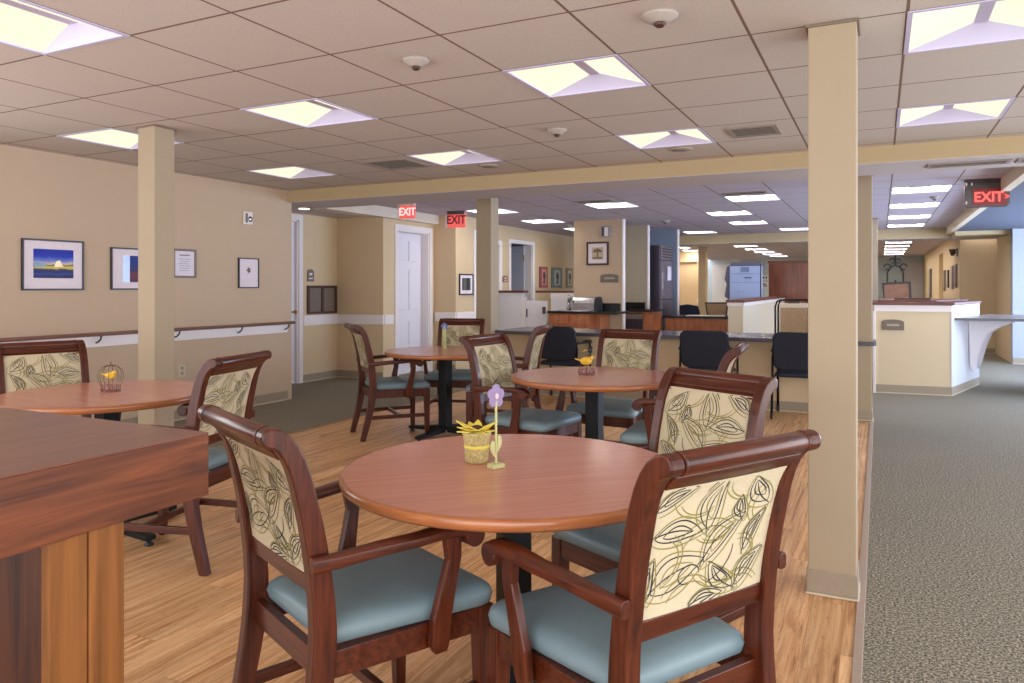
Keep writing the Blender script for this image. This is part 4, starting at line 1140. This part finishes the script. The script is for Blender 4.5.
# wall items on kitchen wall (facing -Y)
def frame_y(name, lab, cat, x0, x1, y, z0, z1, fw, fm, fn, group=None):
    r = thing(name, lab, cat, ((x0 + x1) / 2, y, (z0 + z1) / 2), 0, group)
    w, h = (x1 - x0) / 2, (z1 - z0) / 2; m = MB()
    m.box(-w, w, -.025, -.001, -h, -h + fw); m.box(-w, w, -.025, -.001, h - fw, h); m.box(-w, -w + fw, -.025, -.001, -h + fw, h - fw); m.box(w - fw, w, -.025, -.001, -h + fw, h - fw)
    m.build('frame', fm, r, .002); MB().box(-w + fw, w - fw, -.012, -.001, -h + fw, h - fw).build('mat_board', MATB, r); fn(r, w, h); return r
def tree(r, w, h):
    m = MB(); m.box(-.1, .1, -.014, -.012, -.10, .10); m.build('print', paint('sepia print', (186, 168, 138), .5), r)
    m = MB(); m.prism([(-.075 + .0, .02)] + [(.08 * math.cos(a), .02 + .06 * math.sin(a)) for a in [k * PI / 8 for k in range(9)]][::-1], -.0155, -.014, 'y'); m.box(-.012, .012, -.0155, -.014, -.07, .02); m.box(-.08, .08, -.0155, -.014, -.085, -.06)
    m.build('tree_motif', paint('sepia tree', (112, 92, 70), .5), r)
frame_y('framed_picture', 'brown framed sepia tree picture on the kitchen wall', 'picture', -4.36, -3.975, 11.58, 1.655, 2.04, .03, BROWNF, tree)
r = thing('alarm_strobe', 'grey and white alarm strobe above the tree picture', 'alarm', (-4.02, 11.58, 2.2))
MB().box(-.09, .09, -.03, -.001, -.09, .09).build('housing', SILV, r, .005); MB().box(-.015, .03, -.05, -.03, -.07, .07).build('strobe_lens', WHITE, r); MB().box(-.07, -.03, -.035, -.03, -.07, .07).build('horn_grille', GREYM, r)
def plaque_y(lab, x, y, z, w, h):
    r = thing('room_sign', lab, 'sign', (x, y, z))
    pts = [(-w / 2, -h / 2), (w / 2, -h / 2), (w / 2, h / 4)] + [(w / 2 * math.cos(a), h / 4 + h / 4 * math.sin(a)) for a in [k * PI / 8 for k in range(1, 8)]] + [(-w / 2, h / 4)]
    MB().prism(pts, -.014, -.001, 'y').build('plate', PLAQ, r, .002)
    MB().box(-w * .28, w * .28, -.016, -.014, -h * .12, h * .08).build('lettering', paint('sign lettering', (170, 158, 140), .5) if 'sign lettering' not in bpy.data.materials else bpy.data.materials['sign lettering'], r)
    return r
plaque_y('wide arched grey sign under the tree picture', -3.965, 11.58, 1.44, .31, .14)
plaque_y('arched grey sign on the tan reception desk front', .143, 10.12, .836, .24, .13)
# pony walls and half door
r = thing('half_wall', 'white half wall with dark red cap, left of the white half door', 'half wall', (0, 0, 0))
MB().box(-6.0, -5.50, 11.45, 11.56, 0, 1.195).build('panel', PALEW, r); MB().box(-6.0, -5.44, 11.41, 11.60, 1.197, 1.235).build('cap', CAPW, r, .004)
r = thing('half_wall', 'white half wall with dark red cap, behind the sink cabinet', 'half wall', (0, 0, 0))
MB().box(-5.02, -4.40, 11.60, 11.72, 0, 1.15).build('panel', PALEW, r)
MB().box(-5.30, -4.60, 11.58, 11.76, 1.197, 1.235).build('cap', CAPW, r, .004)
MB().box(-5.02, -4.60, 11.585, 11.74, 1.10, 1.195).build('trim', WHITE, r)
r = thing('half_door', 'low white swing gate with black latch between the half walls', 'gate', (0, 0, 0))
MB().box(-5.49, -5.04, 11.48, 11.52, .08, 1.06).build('panel', DOORW, r, .003)
m = MB(); m.box(-5.50, -5.44, 11.46, 11.54, 0, 1.12); m.build('post', WHITE, r, .003)
MB().box(-5.42, -5.40, 11.465, 11.48, .78, .92).build('pull', BLACKP, r)
MB().box(-5.12, -5.06, 11.46, 11.48, .84, .96).build('latch', GREYM, r, .003)
plaque_x(-6.05, 11.90, 1.44, .2, .12, 'small brown sign beside the rear open doorway', paint('brown sign', (150, 104, 78), .5))
for (y0, y1, c1, lab) in ((13.39, 13.76, (150, 84, 84), 'red narrow panel picture, leftmost of three on the yellow wall'), (13.99, 14.52, (110, 124, 130), 'blue grey panel picture, middle of three on the yellow wall'), (14.77, 15.12, (134, 124, 96), 'olive narrow panel picture, rightmost of three on the yellow wall')):
    r = thing('panel_picture', lab, 'picture', (-6.05, (y0 + y1) / 2, 1.49), 0, 'three panel pictures on the yellow wall')
    w = (y1 - y0) / 2
    MB().box(.001, .03, -w, w, -.21, .21).build('panel', paint('panel ' + lab[:4], c1, .6), r, .003)
    MB().box(.03, .032, -w * .6, w * .6, -.16, .16).build('print', paint('panel print ' + lab[:4], tuple(min(255, v + 56) for v in c1), .6, noise=.2, scale=20), r)
    m = MB(); m.prism([(-.06, -.12), (.05, -.13), (.03, -.05), (.08, .02), (.03, .11), (-.05, .10), (-.07, .02), (-.02, -.04)], .032, .033, 'x'); m.build('motif', paint('panel motif ' + lab[:4], (60, 60, 66), .6), r)

# ------------------------------------------------------------------ background between kitchen and tall column
r = thing('office_desk', 'honey wood desk with black top left of the cream half wall', 'desk', (0, 0, 0))
MB().box(-3.42, -2.14, 13.03, 13.6, 0, .745).build('body', ORWD, r)
MB().box(-3.46, -2.13, 13.0, 13.64, .747, .785).build('worktop', STONEB, r, .003)
r = thing('desk_papers', 'pale papers spread on the black topped desk', 'papers', (-2.75, 13.3, .7855), .1)
MB().box(-.34, .3, -.2, .2, 0, .006).build('sheet', paint('pale paper', (210, 200, 190), .7), r)
def office_chair(lab, x, y, rot, meshy):
    r = thing('office_chair', lab, 'chair', (x, y, 0), rot, 'office chairs behind the desk')
    m = MB(); pts = [(-.22, .62), (.22, .62), (.24, .8), (.2, .93), (0, .96), (-.2, .93), (-.24, .8)] if not meshy else [(-.15, .62), (.15, .62), (.2, 1.0), (-.2, 1.0)]
    if meshy:
        m.tube([(a, -.22 - (b - .6) * .3, b) for a, b in pts], .02, n=8, closed=True); m.build('back_frame', BROWNF, r)
        m = MB(); m.prism(pts, -.005, .005, 'y', mat=Matrix.Translation((0, -.22, 0)) @ Matrix.Shear('XZ', 4, (0, 0)) ); m.build('backrest', TANCL, r)
    else:
        m.prism(pts, -.25, -.21, 'y'); m.build('backrest', NAVYB, r, .01)
    m = MB(); m.box(-.22, .22, -.2, .22, .42, .48); m.build('seat', NAVYB, r, .02)
    MB().tube([(0, 0, .08), (0, 0, .42)], .025, n=10).build('gas_lift', BLACK, r)
    m = MB(); m.tube([(0, -.2, .45), (0, -.25, .66)], .018, n=8); m.build('back_bar', BLACK, r)
    for k in range(5):
        a = k * 2 * PI / 5
        f = MB().tube([(0, 0, .09), (.26 * math.cos(a), .26 * math.sin(a), .065)], .016, n=8).build('base_leg', BLACK, r)
        MB().ball((.26 * math.cos(a), .26 * math.sin(a), .0285), .028, BLACKP, n=8).build('caster', BLACKP, f)
office_chair('navy office chair behind the black topped desk beside the refrigerator', -3.40, 14.65, .2, False)
office_chair('tan mesh backed office chair behind the black topped desk', -2.75, 14.35, .1, True)
r = thing('half_wall', 'cream half wall with dark red cap receding behind the counter', 'half wall', (0, 0, 0))
MB().box(-2.11, -1.885, 11.8, 17.3, 0, 1.03).build('panel', paint('half wall cream', (210, 196, 172), .6), r)
MB().box(-2.14, -1.86, 11.77, 17.33, 1.055, 1.095).build('cap', CAPW, r, .004); MB().box(-2.125, -1.87, 11.785, 17.32, 1.0, 1.055).build('trim', WHITE, r)
r = thing('vending_machine', 'tall pale blue machine with slate side behind the cream half wall', 'machine', (-2.45, 15.5, 0))
MB().box(-.29, .30, 0, .4, .02, 1.72).build('body', BLUEMC, r, .004)
m = MB(); m.prism([(-.29, .02), (-.29, 1.74), (-.36, 1.70), (-.40, 1.45), (-.36, 1.36), (-.40, 1.1), (-.33, 1.05), (-.31, .02)], .03, .38, 'y'); m.build('side_cover', BLUEMD, r)
MB().box(-.27, .31, .0, .4, 1.722, 1.79).build('top_cover', BLUEMD, r, .01)
m = MB()
for z in (1.38, 1.56, .9): m.box(-.28, .29, -.006, -.001, z, z + .008)
m.box(-.12, -.115, -.006, -.001, .9, 1.2); m.box(-.2, -.0, -.006, -.001, 1.2, 1.207)
m.build('panel_seam', paint('seam grey', (120, 130, 166), .5), r)
MB().box(-.07, .09, -.01, -.001, 1.60, 1.70).build('speaker_grille', paint('grille slate', (112, 122, 156), .6), r)
MB().box(.0, .14, -.012, -.001, 1.475, 1.49).build('name_badge', BLACKP, r)
MB().box(.302, .32, 0, .03, .02, 1.75).build('edge_strip', BLACKP, r)
r = thing('storage_cabinet', 'large plain red brown wooden cabinet behind the cream half wall', 'cabinet', (0, 0, 0))
MB().box(-2.24, -1.2, 17.5, 18.0, 0, 1.83).build('body', REDWD, r, .004); MB().box(-2.26, -1.18, 17.47, 18.02, 1.832, 1.88).build('top', REDWD, r, .004)
r = thing('wall_notice', 'small white notice with dark symbols on the blue wall, upper one', 'notice', (-4.06, 30.6, 1.66))
MB().box(-.13, .13, -.01, -.001, -.1, .1).build('sheet', PAPER, r); m = MB(); m.box(-.08, -.03, -.012, -.01, -.03, .04); m.box(.03, .08, -.012, -.01, -.03, .04); m.build('symbol', BLACKP, r)
r = thing('wall_notice', 'small white notice on the blue wall, lower one', 'notice', (-4.06, 30.6, 1.36))
MB().box(-.13, .13, -.01, -.001, -.13, .13).build('sheet', PAPER, r); m = MB(); m.box(-.08, .05, -.012, -.01, .02, .06); m.box(-.02, .09, -.012, -.01, -.05, -.01); m.build('symbol', BLACKP, r)
r = thing('linen_cart', 'tan ribbed cart with black tube frame in front of cream half wall', 'cart', (-1.10, 11.3, 0))
m = MB(); m.box(-.17, .17, -.14, .14, .12, 1.0)
for k in range(12): m.box(-.165 + k * .0275, -.153 + k * .0275, -.146, -.14, .14, .98)
m.build('body', TANCL, r)
MB().box(-.185, .185, -.155, .155, 1.0, 1.06).build('lid', paint('cream lid', (214, 200, 180), .6), r, .006)
m = MB()
for y in (-.17, .17): m.tube([(-.235, y, .06), (-.235, y, 1.02), (-.21, y, 1.09), (-.16, y, 1.11), (.16, y, 1.11), (.21, y, 1.09), (.235, y, 1.02), (.235, y, .06)], .012, n=8)
for x in (-.235, .235): m.tube([(x, -.17, .1), (x, .17, .1)], .012, n=8)
m.tube([(-.235, 0, .11), (.235, 0, .11)], .010, n=8)
m.build('tube_frame', BLACK, r)
for x in (-.235, .235):
    for y in (-.17, .17): MB().ball((x, y, .0305), .03, BLACKP, .5, 1, 1, 10).build('caster', BLACKP, r)
MB().box(-.08, .08, -.05, .05, 1.06, 1.10).build('handle_block', BROWNF, r)

# ------------------------------------------------------------------ reception desk
r = thing('reception_desk', 'tan reception desk with dark red cap and angled end paled by daylight', 'desk', (0, 0, 0))
foot = [(-.05, 10.12), (.757, 10.2), (1.17, 11.55), (1.05, 11.9), (-.05, 11.9)]
MB().prism(foot, 0, 1.0, 'z').build('body', paint('desk cream', (206, 186, 154), .6, noise=.0), r)
def off(poly, d):
    cx = sum(p[0] for p in poly) / len(poly); cy = sum(p[1] for p in poly) / len(poly)
    return [(p[0] + (d if p[0] > cx else -d), p[1] + (d if p[1] > cy else -d)) for p in poly]
MB().prism(off(foot, .012), 1.0, 1.075, 'z').build('trim_band', WHITE, r)
MB().prism(off(foot, .035), 1.075, 1.112, 'z').build('cap', CAPW, r, .004)
MB().prism(off([(-.02, 10.35), (.62, 10.4), (1.05, 11.5), (.95, 11.85), (-.02, 11.85)], .0), 1.113, 1.132, 'z').build('upper_cap', CAPW, r, .004)
MB().box(-.075, -.045, 10.10, 10.14, 0, 1.0).build('corner_post', WHITE, r, .003)
MB().prism([(.757, 10.195), (.769, 10.197), (1.182, 11.548), (1.170, 11.552)], .106, 1.0, 'z').build('end_panel', paint('end panel daylight white', (206, 208, 218), .5), r)  # added pale board; its colour puts bluish daylight on the angled end
fo = off(foot, .008)
m = MB(); m.prism(fo, .014, .105, 'z', TAUPE); m.prism(off(foot, .014), .001, .014, 'z', bpy.data.materials['base foot']); m.build('baseboard', None, r)
r2 = thing('work_ledge', 'grey ledge projecting right from the reception desk on a curved bracket', 'ledge', (0, 0, 0))
MB().prism([(.80, 10.28), (2.3, 10.28), (2.3, 11.9), (1.3, 11.9), (1.24, 11.6)], .90, .925, 'z').build('worktop', paint('grey laminate', (150, 142, 136), .35, noise=.06, scale=120), r2, .003)
MB().prism([(.80, 10.265), (2.3, 10.265), (2.3, 10.279), (.80, 10.279)], .895, .926, 'z').build('front_edge', STONE, r2)
pts = [(1.0, .90), (1.55, .90), (1.42, .83), (1.30, .78), (1.2, .70), (1.14, .55), (1.08, .30), (1.05, .22), (1.02, .30)]
MB().prism(pts, 10.95, 11.0, 'y').build('bracket', DOORW, r2, .004)
MB().prism([(x + .12, z) for x, z in pts], 11.45, 11.5, 'y').build('bracket', DOORW, r2, .004)
MB().box(2.25, 2.29, 10.4, 11.8, 0, .898).build('end_panel', WHITE, r2)
r = thing('desk_tray', 'flat dark red brown tray on top of the reception desk', 'tray', (.36, 10.62, 1.133), .02)
MB().box(-.2, .2, -.08, .08, 0, .012).build('base', BROWNF, r, .002)
m = MB()
for a in ((-.2, .2, -.08, -.07), (-.2, .2, .07, .08), (-.2, -.19, -.07, .07), (.19, .2, -.07, .07)): m.box(*a, .012, .024)
m.build('rim', CAPW, r)
r = thing('display_easel', 'black scrolled wire easel behind the reception desk', 'easel', (.21, 12.6, 0), 0)
m = MB()
for sx in (-1, 1):
    m.tube([(sx * .22, 0, 0), (sx * .15, 0, .9), (sx * .11, 0, 1.4), (sx * .105, 0, 1.52), (sx * .06, 0, 1.60), (0, 0, 1.625)], .011, n=8)
    m.tube([(sx * .11 + sx * .045 * math.cos(k * PI / 6) - sx * .0, 0, 1.60 + .045 * math.sin(k * PI / 6)) for k in range(11)], .009, n=6)
    m.tube([(sx * .04 + sx * .035 * math.cos(k * PI / 6), 0, 1.69 + .035 * math.sin(k * PI / 6)) for k in range(11)], .009, n=6)
m.tube([(0, 0, 1.62), (0, 0, 1.75)], .011, n=6); m.ball((0, 0, 1.76), .018, None, n=8)
m.build('scroll_frame', BLACK, r)
MB().tube([(0, .02, 1.4), (0, .5, 0)], .010, n=6).build('rear_leg', BLACK, r)
MB().tube([(-.2, -.03, 1.02), (.2, -.03, 1.02)], .012, n=8).build('ledge', BLACK, r)
r = thing('framed_board', 'dark framed brown board leaning on the wire easel', 'framed board', (.24, 12.54, 1.03), math.radians(0))
r.rotation_euler = (math.radians(-6), math.radians(-3), 0)
m = MB(); 
for a in ((-.19, .19, 0, .03), (-.19, .19, .31, .34), (-.19, -.165, .03, .31), (.165, .19, .03, .31)): m.box(a[0], a[1], -.015, .015, a[2], a[3])
m.build('frame', FRK, r, .003)
MB().box(-.166, .166, -.006, .006, .028, .312).build('board', paint('brown board face', (132, 92, 70), .6, noise=.15, scale=12), r)
MB().box(.11, .14, -.008, -.006, .05, .10).build('label', PAPER, r)
# hallway wall fittings (facing -X)
def hall_item(name, cat, lab, y, z, w, h, mat, d=.03):
    r = thing(name, lab, cat, (1.41, y, z), 0)
    m = MB(); m.box(-d, -.001, -w / 2, w / 2, -h / 2, h / 2); m.build('panel', mat, r, .004)
    MB().box(-d - .002, -d, -w * .3, w * .3, -h * .35, h * .35).build('print', paint('hall print ' + str(len(bpy.data.objects)), (150, 130, 120), .6, noise=.3, scale=15), r)
hall_item('framed_picture', 'picture', 'mauve framed picture in the hallway, nearest to the opening corner', 17.75, 1.52, .5, .48, paint('mauve frame', (134, 110, 116), .5))
hall_item('framed_picture', 'picture', 'mauve framed picture in the hallway, second from the opening corner', 18.5, 1.50, .5, .50, bpy.data.materials['mauve frame'])
hall_item('framed_picture', 'picture', 'narrow dark framed picture in the hallway, middle of the row', 19.6, 1.48, .35, .4, FRK)
hall_item('framed_picture', 'picture', 'grey framed picture in the hallway, beside the tan recess', 20.7, 1.45, .5, .5, PLAQ)
hall_item('framed_picture', 'picture', 'dark tall panel at the far end of the hallway wall', 26.2, 1.4, .8, .9, FRK)
r = thing('wall_sconce', 'small dark wall lamp high on the hallway wall', 'wall lamp', (1.41, 17.45, 2.0))
MB().box(-.02, -.001, -.04, .04, -.08, .08).build('back_plate', GREYM, r); MB().lathe([(.03, -.07), (.07, .06), (.06, .06)], (-.09, 0, 0), n=12).build('shade', BROWNF, r); MB().tube([(-.02, 0, 0), (-.09, 0, -.06)], .01, n=6).build('arm', GREYM, r)

# ------------------------------------------------------------------ world and view
w = bpy.data.worlds.new('world'); scene.world = w; w.use_nodes = True
bg = w.node_tree.nodes['Background']
bg.inputs['Color'].default_value = (.93, .95, 1.0, 1); bg.inputs['Strength'].default_value = 4.2
for nm, loc, rot, sx, sy in (('portal', (-1.05, -1.6, 1.2), (PI / 2, 0, 0), 10.2, 2.4), ('portal.001', (4.1, 6.7, 1.2), (PI / 2, 0, PI / 2), 16.4, 2.4), ('portal.002', (-6.24, .5, 1.65), None, 4.0, 1.4)):
    L = bpy.data.lights.new(nm, 'AREA'); L.shape = 'RECTANGLE'; L.size = sx; L.size_y = sy; L.cycles.is_portal = True
    o = bpy.data.objects.new(nm, L); COL.objects.link(o); o.location = loc
    o.rotation_euler = rot or (PI / 2, 0, -PI / 2)
L = bpy.data.lights.new('window_daylight', 'AREA'); L.shape = 'RECTANGLE'; L.size = 4.5; L.size_y = 1.7; L.energy = 330; L.color = (.42, .62, 1.0)
o = bpy.data.objects.new('window_daylight', L); COL.objects.link(o); o.location = (3.97, 11.6, 1.3); o.rotation_euler = (PI / 2, 0, PI / 2)
scene.view_settings.view_transform = 'Standard'; scene.view_settings.look = 'None'
scene.view_settings.exposure = .28; scene.view_settings.gamma = 1; scene.view_settings.use_curve_mapping = False
scene.cycles.use_denoising = True
scene.cycles.max_bounces = 10; scene.cycles.diffuse_bounces = 6; scene.cycles.sample_clamp_indirect = 6
